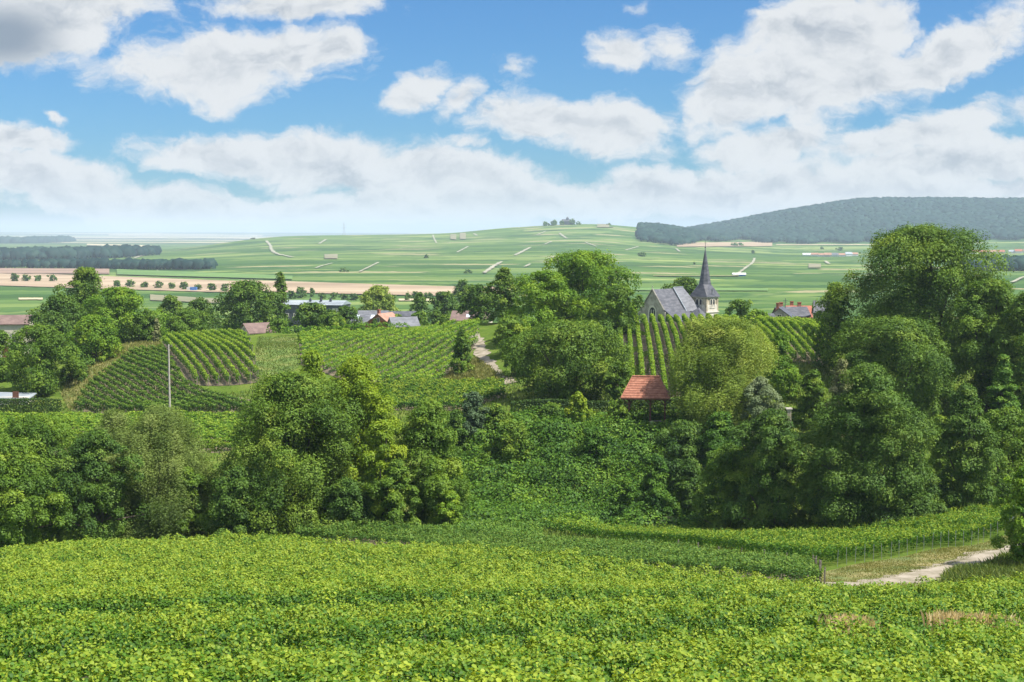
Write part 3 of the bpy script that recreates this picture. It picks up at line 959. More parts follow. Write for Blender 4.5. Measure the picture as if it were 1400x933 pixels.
# left part of the hollow
T('broadleaf_tree', 'large-leaved bright green tree at the left edge, directly above the foreground vines', 'tree', RAV, 8, 114, 603, 150, M['mid'], 'egg', .05, 1, lob=.2)
T('broadleaf_tree', 'mid-green rounded tree behind the large-leaved one at the left edge', 'tree', RAV, 40, 128, 571, 165, M['mid'], 'round', .08, 2)
T('broadleaf_tree', 'dark green ragged tree between the left edge tree and the silvery willow', 'tree', RAV, 125, 119, 590, 120, M['dark'], 'tall', .03, 3, lob=.22)
T('willow_tree', 'wide olive-silver willow above the left half of the foreground vines', 'tree', RAV, 213, 124, 556, 172, M['willow'], 'dome', .02, 4, droop=1.3, asp=.5, lob=.2, lai=3.2)
T('willow_tree', 'smaller olive willow leaning on the left side of the wide one', 'tree', RAV, 150, 129, 560, 110, M['willow'], 'dome', .02, 5, droop=1.2, asp=.5)
T('bush', 'dark green shrub filling the gap between the willow and the great oak', 'bush', RAV, 322, 118, 640, 105, M['dark'], 'bush', 0, 6, trunk=False)
T('oak_tree', 'great dull green oak standing left of the yellow-green tree', 'tree', RAV, 392, 123, 512, 205, M['oak'], 'dome', .03, 7, lob=.22, lai=3)
T('oak_tree', 'slender yellow-green tree top poking up behind the great oak', 'tree', RAV, 425, 131, 481, 74, M['yellow'], 'egg', .2, 8)
T('maple_tree', 'yellow-green maple glowing beside the great oak', 'tree', RAV, 488, 127, 490, 132, M['yellow'], 'dome', .03, 9, lob=.2, lai=2.6)
T('maple_tree', 'low yellow-green maple branch mass at the right foot of the great oak', 'tree', RAV, 520, 120, 560, 66, M['yellow'], 'egg', .1, 10, lob=.3)
T('bush', 'dark shrub under the yellow-green maple', 'bush', RAV, 470, 118, 655, 90, M['dark'], 'bush', 0, 11, trunk=False)
T('broadleaf_tree', 'mid-green tree at the left end of the creeper-covered bank', 'tree', RAV, 585, 124, 549, 112, M['mid'], 'tall', .04, 12, lob=.2)
T('bush', 'small bright shrub at the foot of the tree by the bank', 'bush', RAV, 612, 121, 672, 50, M['bright'], 'bush', 0, 13, trunk=False)
# right part of the hollow
T('broadleaf_tree', 'blue-dark tree right of the creeper-covered bank', 'tree', RAV, 1060, 133, 562, 118, M['dark'], 'tall', .02, 15, lob=.2)
T('broadleaf_tree', 'yellow-green low tree at the right end of the creeper bank', 'tree', RAV, 1000, 137, 607, 88, M['mid'], 'round', .04, 16, lob=.25)
T('sycamore_tree', 'tallest dark green tree of the right hollow, just above the fenced vines', 'tree', RAV, 1190, 129, 500, 178, M['dark'], 'egg', .03, 17, lob=.2, lai=3.0)
T('broadleaf_tree', 'slim dark tree between the tallest dark tree and the right edge', 'tree', RAV, 1325, 134, 526, 92, M['dark'], 'egg', .04, 18, lob=.22)
T('broadleaf_tree', 'light airy tree by the right edge above the fenced vines', 'tree', RAV, 1385, 141, 558, 105, M['mid'], 'round', .08, 19, lai=2.0)
T('bush', 'dark low thicket between the two dark trees at the right', 'bush', RAV, 1265, 132, 640, 90, M['dark'], 'bush', 0, 20, trunk=False)
T('bush', 'green undergrowth bush between the blue-dark tree and the tallest one', 'bush', RAV, 1120, 131, 640, 70, M['mid'], 'bush', 0, 21, trunk=False)
T('broadleaf_tree', 'fresh green tree cut by the right edge beside the dirt track', 'tree', None, 1408, 97, 640, 74, M['bright'], 'tall', .02, 22, lob=.15)
T('bush', 'domed bush with pale flowers at the foot of the creeper bank', 'bush', None, 914, 141, 706, 42, M['silver'], 'bush', 0, 23, trunk=False)
# bank top
BT = 'shrubs along the top of the bank'
T('bush', 'dark rounded shrub mass below the silvery willow on the bank', 'bush', BT, 937, 153, 577, 96, M['dark'], 'bush', 0, 24, trunk=False, lob=.2)
T('bush', 'broad dark shrub on the bank, left of the blue-dark tree', 'bush', BT, 985, 152, 565, 85, M['bank'], 'bush', 0, 25, trunk=False)
T('bush', 'silvery small-leaved shrub between the willow and the tallest dark tree', 'bush', BT, 1042, 158, 516, 62, M['silver'], 'round', .05, 26, trunk=False, asp=.6)
T('bush', 'blue-grey rounded shrub at the left end of the bank top', 'bush', BT, 646, 162, 537, 46, M['blue'], 'bush', 0, 27, trunk=False)
T('bush', 'olive shrub just right of the blue-grey one', 'bush', BT, 678, 163, 553, 44, M['oak'], 'bush', 0, 28, trunk=False)
T('bush', 'dark green low shrub left of the blue-grey one', 'bush', BT, 622, 160, 562, 36, M['dark'], 'bush', 0, 50, trunk=False)
T('bush', 'round light green garden bush before the dark hedge, left one', 'bush', BT, 752, 166, 552, 44, M['mid'], 'bush', 0, 29, trunk=False)
T('bush', 'taller yellowish garden bush before the dark hedge', 'bush', BT, 791, 166, 537, 34, M['yellow'], 'egg', 0, 30, trunk=False)
T('bush', 'wide green garden bush left of the red-roofed shelter', 'bush', BT, 845, 165, 549, 44, M['mid'], 'bush', 0, 31, trunk=False, dens=.8)
T('linden_tree', 'broad round linden behind the garden hedge', 'tree', None, 775, 181, 441, 168, M['oak'], 'round', .10, 32, lob=.1, lai=3)
T('broadleaf_tree', 'smaller tree touching the right side of the round linden', 'tree', None, 842, 178, 495, 50, M['mid'], 'round', .2, 33)
T('willow_tree', 'large yellow-silver willow covering the right end of the red-roofed shelter', 'tree', None, 986, 163, 434, 150, M['willowy'], 'round', .08, 34, droop=.9, asp=.5, lob=.18, lai=3.2)
T('bush', 'vivid green shrub between the yellow-silver willow and the little vine plot', 'bush', None, 1068, 181, 455, 62, M['bright'], 'egg', .0, 35, trunk=False)
T('bush', 'pale flowering shrub under the left side of the great round tree', 'bush', None, 1153, 163, 492, 44, M['blossom'], 'bush', 0, 36, trunk=False)
T('bush', 'green shrub on the grass slope left of the pale flowering one', 'bush', None, 1115, 168, 507, 50, M['mid'], 'bush', 0, 37, trunk=False)

for i, (px, Y, top, w, mt, lb) in enumerate([(898, 147, 622, 60, 'bank', 'low rounded shrub in the middle of the creeper bank, right half'), (945, 146, 628, 66, 'dark', 'dark shrub on the creeper bank below the shelter willow'),
        (975, 143, 652, 60, 'mid', 'mid-green shrub low on the creeper bank before the dark shrub'), (905, 142, 668, 54, 'bank', 'small shrub at the bottom of the creeper bank, beside the flowering dome'),
        (1020, 141, 655, 56, 'dark', 'dark shrub tucked between the yellow-green low tree and the blue-dark tree'), (858, 144, 655, 46, 'bank', 'leftmost of the shrubs standing on the creeper bank'),
        (815, 157, 585, 60, 'bank', 'leafy hump at the top of the bank under the round linden'), (700, 158, 576, 64, 'mid', 'scrubby shrub at the top of the bank below the footpath end'),
        (1150, 136, 600, 60, 'mid', 'lighter green tree edge on the left shoulder of the tallest dark tree'), (250, 121, 640, 70, 'mid', 'mid-green shrub at the right foot of the wide willow'),
        (75, 118, 640, 80, 'dark', 'dark shrub between the large-leaved tree and the ragged dark tree'), (540, 119, 630, 60, 'mid', 'green shrub between the maple and the tree by the bank'),
        (1240, 128, 625, 70, 'dark', 'dark shrub on the right flank of the tallest dark tree'), (1290, 150, 570, 60, 'mid', 'mid-green shrub seen behind the slim dark tree')]):
    T('bush', lb, 'bush', 'shrubs filling the hollow and the bank', px, Y, top, w, M[mt], 'bush', 0, 230 + i, trunk=False, lob=.2)
# great tree at the right
GR = 'trees of the right-hand copse'
T('walnut_tree', 'great round tree towering over the right of the valley', 'tree', GR, 1262, 192, 311, 228, M['oak'], 'round', .10, 38, lob=.12, lai=2.5, nc=130)
T('broadleaf_tree', 'thin light tree at the left shoulder of the great round tree', 'tree', GR, 1143, 198, 388, 76, M['mid'], 'egg', .1, 39, lai=1.9, lob=.25)
T('acacia_tree', 'lower broad tree in front of the great round tree, same dull green', 'tree', GR, 1225, 176, 436, 170, M['oak'], 'round', .05, 40, lob=.2, lai=3)
T('acacia_tree', 'tall green tree leaning out right of the great round tree', 'tree', GR, 1355, 182, 384, 130, M['mid'], 'dome', .05, 41, lob=.22, lai=2.8)
T('broadleaf_tree', 'olive tree cut by the right edge above the hollow', 'tree', GR, 1410, 176, 400, 90, M['oak'], 'round', .05, 42)
T('broadleaf_tree', 'low dark tree behind the tallest dark tree of the hollow', 'tree', GR, 1180, 174, 480, 90, M['dark'], 'dome', .02, 43)
T('conifer_tree', 'spruce with drooping layers near the right edge', 'tree', GR, 1375, 168, 486, 66, M['bank'], 'cone', .0, 44, flat=.45)
# centre wood
CW = 'trees of the central wood'
T('ash_tree', 'high crown of the central wood, left of the church', 'tree', CW, 800, 238, 345, 150, M['bright'], 'dome', .06, 45, lob=.22, lai=3, nc=130)
T('ash_tree', 'lower front crown at the left of the central wood', 'tree', CW, 745, 230, 372, 110, M['bright'], 'dome', .04, 46, lob=.22, lai=3)
T('ash_tree', 'crown on the right flank of the central wood next to the church', 'tree', CW, 846, 226, 392, 66, M['mid'], 'dome', .04, 47, lob=.2)
T('broadleaf_tree', 'tall dull tree at the left back of the central wood', 'tree', CW, 690, 262, 367, 62, M['oak'], 'egg', .04, 48)
T('broadleaf_tree', 'smaller dark tree at the far left of the central wood', 'tree', CW, 655, 285, 390, 44, M['dark'], 'round', .05, 49)
T('broadleaf_tree', 'green tree hanging over the footpath', 'tree', CW, 700, 218, 432, 62, M['mid'], 'round', .02, 51, lob=.2)
T('broadleaf_tree', 'shaded tree between the footpath and the round linden', 'tree', CW, 720, 200, 455, 62, M['mid'], 'dome', .0, 52)
T('broadleaf_tree', 'dark understory tree below the high crown of the central wood', 'tree', CW, 822, 205, 440, 62, M['dark'], 'dome', .0, 53)
T('broadleaf_tree', 'small dark tree with a lone position on the middle vine slope', 'tree', None, 631, 208, 452, 35, M['mid'], 'egg', .0, 54)
T('broadleaf_tree', 'rounded dark tree behind the church roof', 'tree', None, 936, 335, 380, 56, M['dark'], 'round', .1, 55)
T('bush', 'dark churchyard bush left of the church gable', 'bush', None, 868, 315, 410, 26, M['dark'], 'bush', 0, 56, trunk=False)
T('bush', 'green churchyard tree right of the church tower', 'tree', None, 1013, 270, 411, 42, M['mid'], 'round', 0, 57, trunk=False)
T('bush', 'low yellow bush right of the church tower foot', 'bush', None, 1035, 262, 425, 40, M['bright'], 'bush', 0, 58, trunk=False)
# left hill
LH = 'trees of the left copse'
T('pine_tree', 'dark-topped tree standing highest in the left copse', 'tree', LH, 116, 285, 367, 76, M['oak'], 'dome', .05, 60, lob=.2)
T('broadleaf_tree', 'sunlit bright tree on the right of the left copse', 'tree', LH, 160, 262, 394, 105, M['bright'], 'dome', .02, 61, lob=.2)
T('broadleaf_tree', 'dark tree in the middle of the left copse', 'tree', LH, 82, 246, 405, 90, M['dark'], 'dome', .02, 62, lob=.2)
T('broadleaf_tree', 'bright low tree at the right foot of the dark copse tree', 'tree', LH, 130, 232, 432, 74, M['bright'], 'dome', .0, 63, lob=.2)
T('broadleaf_tree', 'mid-green round tree at the left beside the trimmed hedge', 'tree', LH, 50, 212, 446, 100, M['mid'], 'round', .0, 64, lob=.18)
T('broadleaf_tree', 'tree cut by the left edge below the red-roofed house', 'tree', LH, -4, 222, 452, 60, M['mid'], 'round', .0, 65)
T('broadleaf_tree', 'dark small tree at the right end of the left copse', 'tree', LH, 200, 258, 424, 40, M['mid'], 'dome', .0, 66)
T('bush', 'dark bush under the middle of the left copse', 'bush', LH, 100, 218, 482, 50, M['dark'], 'bush', 0, 67, trunk=False)
T('bush', 'small rusty dead conifer beside the upper left vines', 'tree', LH, 213, 252, 436, 12, M['wood_grey'] if False else M['blossom'], 'cone', 0, 68, trunk=False)
# village trees
VT = 'trees among the village houses'
T('broadleaf_tree', 'grey-green tree at the far left of the village', 'tree', VT, 232, 335, 405, 44, M['oak'], 'round', .05, 70)
T('broadleaf_tree', 'wide light green tree low in front of the village at the left', 'tree', VT, 255, 300, 424, 74, M['mid'], 'dome', .0, 71)
T('broadleaf_tree', 'dark tree between the grey-green one and the tall round one', 'tree', VT, 273, 330, 408, 40, M['dark'], 'round', .05, 72)
T('broadleaf_tree', 'big dark round tree beside the poplar', 'tree', VT, 336, 318, 385, 86, M['dark'], 'round', .02, 73, lob=.14)
T('broadleaf_tree', 'dark tree squeezed between the big dark round one and the poplar', 'tree', VT, 372, 330, 400, 40, M['dark'], 'round', .02, 74)
T('poplar_tree', 'narrow upright poplar beside the big dark village tree', 'tree', VT, 384, 350, 373, 22, M['oak'], 'column', .02, 75, nc=46, rcf=1.1)
T('bush', 'light green bush at the left end of the middle vine slope', 'bush', VT, 381, 270, 438, 38, M['mid'], 'bush', 0, 76, trunk=False)
T('cedar_tree', 'dark cherry tree in front of the long industrial hall', 'tree', VT, 428, 285, 415, 74, M['dark'], 'dome', .0, 77, lob=.22)
T('cedar_tree', 'dark cherry tree right of the one before the industrial hall', 'tree', VT, 472, 288, 420, 56, M['dark'], 'dome', .0, 78, lob=.22)
T('cedar_tree', 'short dark tree left of the brick-gabled house', 'tree', VT, 455, 280, 428, 40, M['mid'], 'dome', .0, 79)
T('linden_tree', 'pale yellowish domed tree behind the brick-gabled house', 'tree', VT, 517, 430, 392, 54, M['willowy'], 'round', .04, 80, lai=3.4, lob=.06)
T('bush', 'small pointed conifer in front of the brick-gabled house', 'tree', VT, 512, 315, 437, 17, M['dark'], 'cone', 0, 81, trunk=False)
T('bush', 'green bush right of the brick-gabled house', 'bush', VT, 543, 330, 431, 28, M['mid'], 'bush', 0, 82, trunk=False)
T('cedar_tree', 'dark conifer-shaped tree in the middle of the village', 'tree', VT, 574, 395, 401, 34, M['dark'], 'egg', .0, 83)
T('broadleaf_tree', 'round green tree right of the dark conifer-shaped one', 'tree', VT, 607, 400, 400, 44, M['dark'], 'round', .0, 84)
T('bush', 'light green bushes before the dark conifer-shaped tree', 'bush', VT, 572, 340, 427, 36, M['mid'], 'bush', 0, 85, trunk=False)
T('bush', 'low bush below the round village tree', 'bush', VT, 612, 335, 432, 36, M['mid'], 'bush', 0, 86, trunk=False)
T('broadleaf_tree', 'distant bluish tree left of the central wood', 'tree', VT, 632, 560, 384, 32, M['dark'], 'round', .0, 87)
T('broadleaf_tree', 'dull tree between the bluish one and the central wood', 'tree', VT, 646, 370, 391, 42, M['oak'], 'round', .0, 88)
T('bush', 'dark hedge bush by the far barn roof', 'bush', VT, 597, 350, 425, 30, M['dark'], 'bush', 0, 89, trunk=False)

# hedgerow trees on the plain
FB = 'distant bushes on the plain'
for i, (px, top, bot, w) in enumerate([(398, 398, 409, 14), (411, 393, 408, 18), (426, 394, 406, 7), (440, 402, 409, 14), (455, 401, 409, 12), (470, 403, 410, 16), (483, 402, 411, 18),
                                       (557, 401, 412, 9), (568, 400, 409, 16), (585, 401, 408, 14)]):
    x, y, z = hit(px, bot, 500)
    T('bush', '%s dark hedgerow bush from the left along the tan fields behind the village' % ordinal(i + 1), 'bush', FB, px, y, top, w, M['dark'], 'bush', 0, 100 + i, trunk=False, lai=3, nc=14)
# the line of round roadside trees
for i, px in enumerate([20, 36, 53, 71, 160, 178, 197, 216, 234, 252, 271, 289, 307]):
    bot = 385.5 + (px * .045 if px > 100 else 0)
    x, y, z = hit(px, bot, 700)
    rr = random.Random(i)
    T('roadside_tree', '%s tree from the left in the row of round trees across the tan field' % ordinal(i + 1), 'tree', 'round trees lining the road on the plain', px, y, bot - rr.choice((7.6, 8.8, 9.6, 10.2)) * 1.05,
      rr.uniform(9, 11.5), M['blue'] if False else M['dark'], 'round', .10, 130 + i, nc=16, lai=3)
for i, (px, py, w, h) in enumerate([(470, 372, 12, 4.5), (583, 353, 6, 4), (640, 374, 12, 4), (878, 351, 14, 4.5), (1029, 347, 4, 4), (949, 362, 3, 2.5), (1003, 337, 12, 4), (1012, 337, 7, 4), (1123, 341, 4, 3), (1148, 343, 8, 4)]):
    x, y, z = hit(px, py, 900)
    T('bush', '%s lone dark bush from the left on the far vine hills' % ordinal(i + 1), 'bush', 'lone bushes on the far hills', px, y, py - h, w, M['dark'], 'bush', 0, 160 + i, trunk=False, lai=3, nc=10)
HT = 'trees on the crest by the hilltop house'
for i, (px, top, w) in enumerate([(746, 304.5, 9), (757, 302, 12), (768, 303, 9), (782, 301, 11), (791, 305, 8), (832, 306, 6)]):
    T('bush', '%s crest tree from the left around the tiny hilltop house' % ordinal(i + 1), 'tree', HT, px, 3600, top, w, M['dark'], 'dome', 0, 180 + i, trunk=False, lai=3, nc=12)


# ------------------------------------------------------------------ woods far off
def blob_wood(name, label, places, r, mat, seed, flat=.8):
    """a wood that reads as one mass: one rounded crown per place"""
    rs = np.random.RandomState(seed)
    import bmesh
    bm = bmesh.new()
    bmesh.ops.create_icosphere(bm, subdivisions=2, radius=1)
    v = np.array([q.co[:] for q in bm.verts]); f = np.array([[q.index for q in p.verts] for p in bm.faces])
    bm.free()
    keep = (v[f].mean(1)[:, 2] > -.25) & (v[f].mean(1)[:, 1] < .55)
    f = f[keep]
    n = len(places)
    P = np.array(places)
    R_ = r * rs.uniform(.6, 1.3, n)
    rot = rs.uniform(0, 6.28, n)
    d = 1 + rs.randn(n, len(v)) * .10 + .16 * np.sin(v[None, :, 0] * 5 + rot[:, None]) * np.sin(v[None, :, 2] * 4 + rot[:, None])
    V = v[None] * d[..., None] * R_[:, None, None] * np.array([1, 1, flat]) + P[:, None, :]
    Fq = f[None] + (np.arange(n) * len(v))[:, None, None]
    tone = np.repeat(np.clip(rs.normal(.45, .2, n), 0, 1), len(f))
    o = mesh_np(name, V.reshape(-1, 3), Fq.reshape(-1, 3), mat, None, tone)
    return tag(o, label, 'forest', kind='stuff')


rsf = np.random.RandomState(77)
pl = []
for Yf in np.arange(2850, 5300, 17):
    for pxf in np.arange(880, 1750, 17 / Yf * F):
        p = pxf + rsf.uniform(-.5, .5) * 17 / Yf * F; yv = Yf + rsf.uniform(-8, 8)
        x = X_of(p, yv); z = float(zat(x, yv))
        d = (CZ - z) / yv
        pyg = 466.5 + F * (d - TA) / (1 + d * TA)
        lim = np.interp(p, [883, 905, 930, 965, 1010, 1055, 1100, 1330, 1400, 1700], [331, 335.5, 335.5, 330.5, 328.8, 333, 333.5, 330, 327.5, 326]) + 1.2 * math.sin(p * .11)
        lim2 = np.interp(p, [883, 930, 1000], [322, 315, 300]) if p < 960 else 0
        if pyg < lim and (yv > 3500 or p > 1000 or pyg > 300):
            if yv > 5020 + 60 * math.sin(p * .05): continue
            pl.append((x, yv, z + 6))
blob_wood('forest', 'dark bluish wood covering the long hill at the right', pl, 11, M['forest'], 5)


def strip_wood(label, pts, depth, r, seed, h=5, sp=1.0):
    rs = np.random.RandomState(seed)
    P = [hit(a, b, 500)[:2] for a, b in pts]
    out = []
    for (x0, y0), (x1, y1) in zip(P[:-1], P[1:]):
        L = math.hypot(x1 - x0, y1 - y0)
        for s in np.arange(0, L, r * 1.1 * sp):
            for w in np.arange(0, depth + .1, r * 1.5):
                x = x0 + (x1 - x0) * s / L + rs.uniform(-1, 1) * r * .6; y = y0 + (y1 - y0) * s / L + w + rs.uniform(-1, 1) * r * .6
                out.append((x, y, float(zat(x, y)) + h * rs.uniform(.7, 1.2)))
    return blob_wood('wood', label, out, r, M['forest'], seed, .95)


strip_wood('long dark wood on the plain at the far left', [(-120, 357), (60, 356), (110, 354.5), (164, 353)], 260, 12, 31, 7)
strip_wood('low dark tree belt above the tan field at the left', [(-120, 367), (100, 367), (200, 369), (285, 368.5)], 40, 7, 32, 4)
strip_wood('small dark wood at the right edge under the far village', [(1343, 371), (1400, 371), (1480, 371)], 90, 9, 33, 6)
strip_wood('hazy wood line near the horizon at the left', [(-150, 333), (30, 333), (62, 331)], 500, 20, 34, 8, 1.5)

# ------------------------------------------------------------------ fields and tracks far off
def field(px0, px1, ya0, ya1, yb0, yb1, mat, off=.5, n=24, near=500, name='field'):
    """upper edge ya0..ya1, lower edge yb0..yb1"""
    us = np.linspace(0, 1, n + 1)
    G = []
    for v in np.linspace(0, 1, 7):
        rowp = []
        for u in us:
            p = px0 + (px1 - px0) * u
            lo = yb0 + (yb1 - yb0) * u; hi = ya0 + (ya1 - ya0) * u
            a = hit(p, lo, near)[:2]; b = hit(p, hi, near)[:2]
            rowp.append((a[0] + (b[0] - a[0]) * v, a[1] + (b[1] - a[1]) * v))
        G.append(rowp)
    G = np.array(G)
    V = np.concatenate([G, (zat(G[..., 0], G[..., 1]) + off)[..., None]], -1).reshape(-1, 3)
    a, b = np.meshgrid(np.arange(6), np.arange(n), indexing='ij')
    k = (a * (n + 1) + b).ravel()
    return tag(mesh_np(name, V, np.stack([k, k + 1, k + n + 2, k + n + 1], 1), mat, smooth=True), kind='structure')


field(-150, 340, 367.5, 386, 387, 402, M['tan'], .6)
field(-150, 150, 367, 369, 374, 376, M['ploughed'], 1.1)
field(160, 400, 369.5, 379, 377, 384, M['leafgreen'], 1.2)
field(330, 600, 384, 392.5, 400, 406, M['tan'], .7)
field(600, 700, 392.5, 394, 403, 404, M['tan'], .7)
field(700, 1050, 394, 396, 398, 399, M['leafgreen'], .7)
field(925, 1055, 333, 331.5, 338.5, 337.5, M['tan'], 1.5)
field(25, 58, 408.5, 408.5, 411, 411, M['stubble'], .6)
field(205, 300, 404, 410, 412, 416, M['pink'], .6)
field(545, 600, 410, 410, 412.5, 413, M['stubble'], .6)
field(120, 208, 334, 336.5, 336, 339, M['stubble'], 2)
field(30, 230, 324, 325, 325.5, 326.2, M['stubble'], 4)
field(150, 360, 321.5, 322.5, 322.8, 323.5, M['stubble'], 6)
field(250, 350, 325.5, 326.5, 326.2, 327.4, M['white'] if False else M['stubble'], 4)
field(1060, 1230, 335, 335, 335.8, 335.8, M['stubble'], 1.5)
field(444, 462, 349, 349, 355, 355, M['pink'], 1.5, 4)
field(616, 624, 321.5, 321.5, 328, 329, M['pink'], 2, 4)
field(629, 637, 320, 320, 328, 328, M['pink'], 2, 4)
field(816, 838, 307.5, 308, 312, 312, M['pink'], 2, 4)
field(1105, 1122, 362, 362, 367.5, 367.5, M['pink'], 1.2, 4)
field(893, 1010, 377.6, 378, 378.7, 379, M['verge'], 1.0, 8)
for pts, wd in [([(365, 330), (370, 336), (372, 342), (380, 348), (400, 352.5)], 9), ([(437, 334), (446, 328)], 9), ([(184, 354), (198, 349), (210, 343)], 9), ([(284, 366), (291, 358)], 9),
                ([(432, 368), (440, 365), (455, 361)], 4), ([(492, 373), (508, 365), (518, 360)], 4), ([(625, 346), (640, 338)], 5), ([(592, 322), (597, 333)], 5), ([(648, 320), (652, 323)], 8),
                ([(662, 375), (674, 366), (686, 359)], 7), ([(704, 350), (714, 345), (725, 339)], 8), ([(733, 322), (746, 317)], 6), ([(765, 319.5), (775, 327)], 7), ([(744, 335), (754, 331)], 6),
                ([(800, 332), (815, 338)], 5), ([(855, 343), (873, 338)], 5), ([(750, 354), (762, 352)], 6), ([(718, 366), (725, 362)], 5),
                ([(1010, 375), (1020, 367), (1028, 361), (1031, 354)], 5), ([(924, 341), (929, 345)], 6), ([(1128, 358), (1133, 362)], 7), ([(1384, 388), (1400, 380)], 5), ([(215, 371), (216, 371.5)], 3),
                ([(393, 369), (415, 369.5)], 3), ([(545, 341), (556, 340)], 5)]:
    ribbon('farm_track', pts, wd * .62, M['chalk'], 1.3, 700, wob=.2)

# ------------------------------------------------------------------ creeper-covered bank
rb = np.random.RandomState(9)


def bank_cover():
    Ps, Ns, Ss, Ts = [], [], [], []
    nm = 560
    for i in range(nm):
        px = rb.uniform(600, 1060); Y = rb.uniform(138, 168)
        x = X_of(px, Y) + rb.uniform(-1, 1); y = Y
        r = rb.uniform(.6, 1.4) if rb.rand() < .75 else rb.uniform(1.4, 2.7)
        h = r * rb.uniform(.55, 1.05)
        z = float(zat(x, y))
        n = int(150 * r * r)
        D = unit(rb.randn(n, 3) + np.array([0, -.25, .55]))
        rad = rb.uniform(.55, 1.05, n)**.5
        rad = rad * (1 + .2 * np.sin(D[:, 0] * 6 + i) * np.sin(D[:, 1] * 7 + i))
        P = np.array([x, y, z]) + D * rad[:, None] * np.array([r * 1.25, r, h])
        P[:, 2] = np.maximum(P[:, 2], zat(P[:, 0], P[:, 1]) + .05)
        Ps.append(P); Ns.append(D + np.array([0, 0, .5]) + rb.randn(n, 3) * .5)
        Ss.append(rb.uniform(.16, .32, n)); Ts.append(np.clip(rb.normal(.45 + rb.normal(0, .13), .17, n), 0, 1))
    # trailing strands along the slope
    n = 60000
    px = rb.uniform(590, 1080, n); Y = rb.uniform(136, 171, n)
    x = (px - 700) / F * Y
    wv = .35 + .35 * np.sin(x * .9 + Y * 1.1) * np.sin(x * .37 - Y * .61)
    P = np.stack([x, Y, zat(x, Y) + .1 + np.maximum(wv, 0) * rb.uniform(.3, 1.2, n)], 1)
    Ps.append(P); Ns.append(np.array([0, -.3, 1]) + rb.randn(n, 3) * .6); Ss.append(rb.uniform(.16, .34, n)); Ts.append(np.clip(rb.normal(.5, .2, n), 0, 1))
    V, Fq, rep = leaf_cards(np.concatenate(Ps), np.concatenate(Ns), np.concatenate(Ss), rb)
    o = mesh_np('undergrowth', V, Fq, M['bank'], None, np.concatenate(Ts))
    tag(o, 'tangle of green creepers covering the bank below the shelter', 'undergrowth', kind='stuff')


bank_cover()


def scatter(name, label, cat, pts_fn, n, mat, h, w, seed, kind='stuff', lean=.35):
    """upright grass blades"""
    rs = np.random.RandomState(seed)
    x, y = pts_fn(rs, n)
    n = len(x)
    z = zat(x, y)
    hh = h * rs.uniform(.4, 1.25, n)
    a = rs.uniform(0, 6.28, n)
    ux, uy = np.cos(a) * w * .5, np.sin(a) * w * .5
    lx, ly = rs.randn(n) * lean * hh, rs.randn(n) * lean * hh
    V = np.stack([np.stack([x - ux, y - uy, z], 1), np.stack([x + ux, y + uy, z], 1), np.stack([x + ux * .6 + lx * .5, y + uy * .6 + ly * .5, z + hh * .65], 1),
                  np.stack([x + lx, y + ly, z + hh], 1)], 1)
    k = np.arange(n)[:, None] * 4
    o = mesh_np(name, V.reshape(-1, 3), k + np.array([0, 1, 2, 3]), mat, None, np.clip(rs.normal(.5, .25, n), 0, 1))
    return tag(o, label, cat, kind=kind)


def in_poly(poly, dens=None):
    poly = np.array(poly)
    lo, hi = poly.min(0), poly.max(0)

    def fn(rs, n):
        x = rs.uniform(lo[0], hi[0], n * 3); y = rs.uniform(lo[1], hi[1], n * 3)
        k = inpoly(x, y, [tuple(p) for p in poly])
        if dens is not None: k &= (np.sin(x * 1.3 + 1) * np.sin(y * 1.7) + np.sin(x * .5 + y * .4) * .7 + rs.uniform(-1, 1, len(x)) > dens)
        return x[k][:n], y[k][:n]
    return fn


scatter('grass', 'dry yellowish grass of the verge along the dirt track', 'grass', in_poly(W2([(1126, 89.8), (1170, 90.8), (1240, 93.3), (1310, 98.8), (1380, 107), (1392, 115), (1345, 111.5), (1130, 97)]), -.9), 30000, M['grass'], .13, .06, 3)
scatter('grass', 'tall green grass on the near side of the dirt track', 'grass', in_poly(W2([(1290, 86), (1420, 88), (1420, 103), (1385, 101), (1320, 95), (1300, 92)]), -.6), 14000, M['grassg'], .55, .08, 4)
scatter('grass', 'short grass between the track and the foreground vines', 'grass', in_poly(W2([(1120, 84), (1290, 83), (1300, 90), (1240, 89.6), (1120, 86.4)]), -.2), 5000, M['grass'], .22, .07, 5)
scatter('grass', 'rough straw-coloured grass between the footpath and the middle vine slope', 'grass', in_poly(H2([(596, 527), (622, 504), (650, 490), (668, 503), (686, 524)], 190)), 7000, M['grass'], .6, .14, 6)
scatter('grass', 'yellow-green grass on the knoll left of the lower left vines', 'grass', in_poly(H2([(90, 560), (80, 540), (100, 500), (175, 468), (218, 468), (222, 478), (183, 482), (120, 527), (96, 562)], 180)), 9000, M['grass'], .4, .15, 7)
scatter('grass', 'mown grass ramp between the two left vine slopes', 'grass', in_poly(H2([(352, 462), (403, 462), (408, 500), (380, 535), (354, 528), (347, 490)], 190)), 9000, M['grassg'], .25, .15, 8)
scatter('grass', 'weeds and rough grass on the ground of the hollow and slopes', 'grass', in_poly(W2([(-100, 112), (1500, 118), (1500, 205), (-100, 205)])), 90000, M['grassg'], .45, .16, 9)


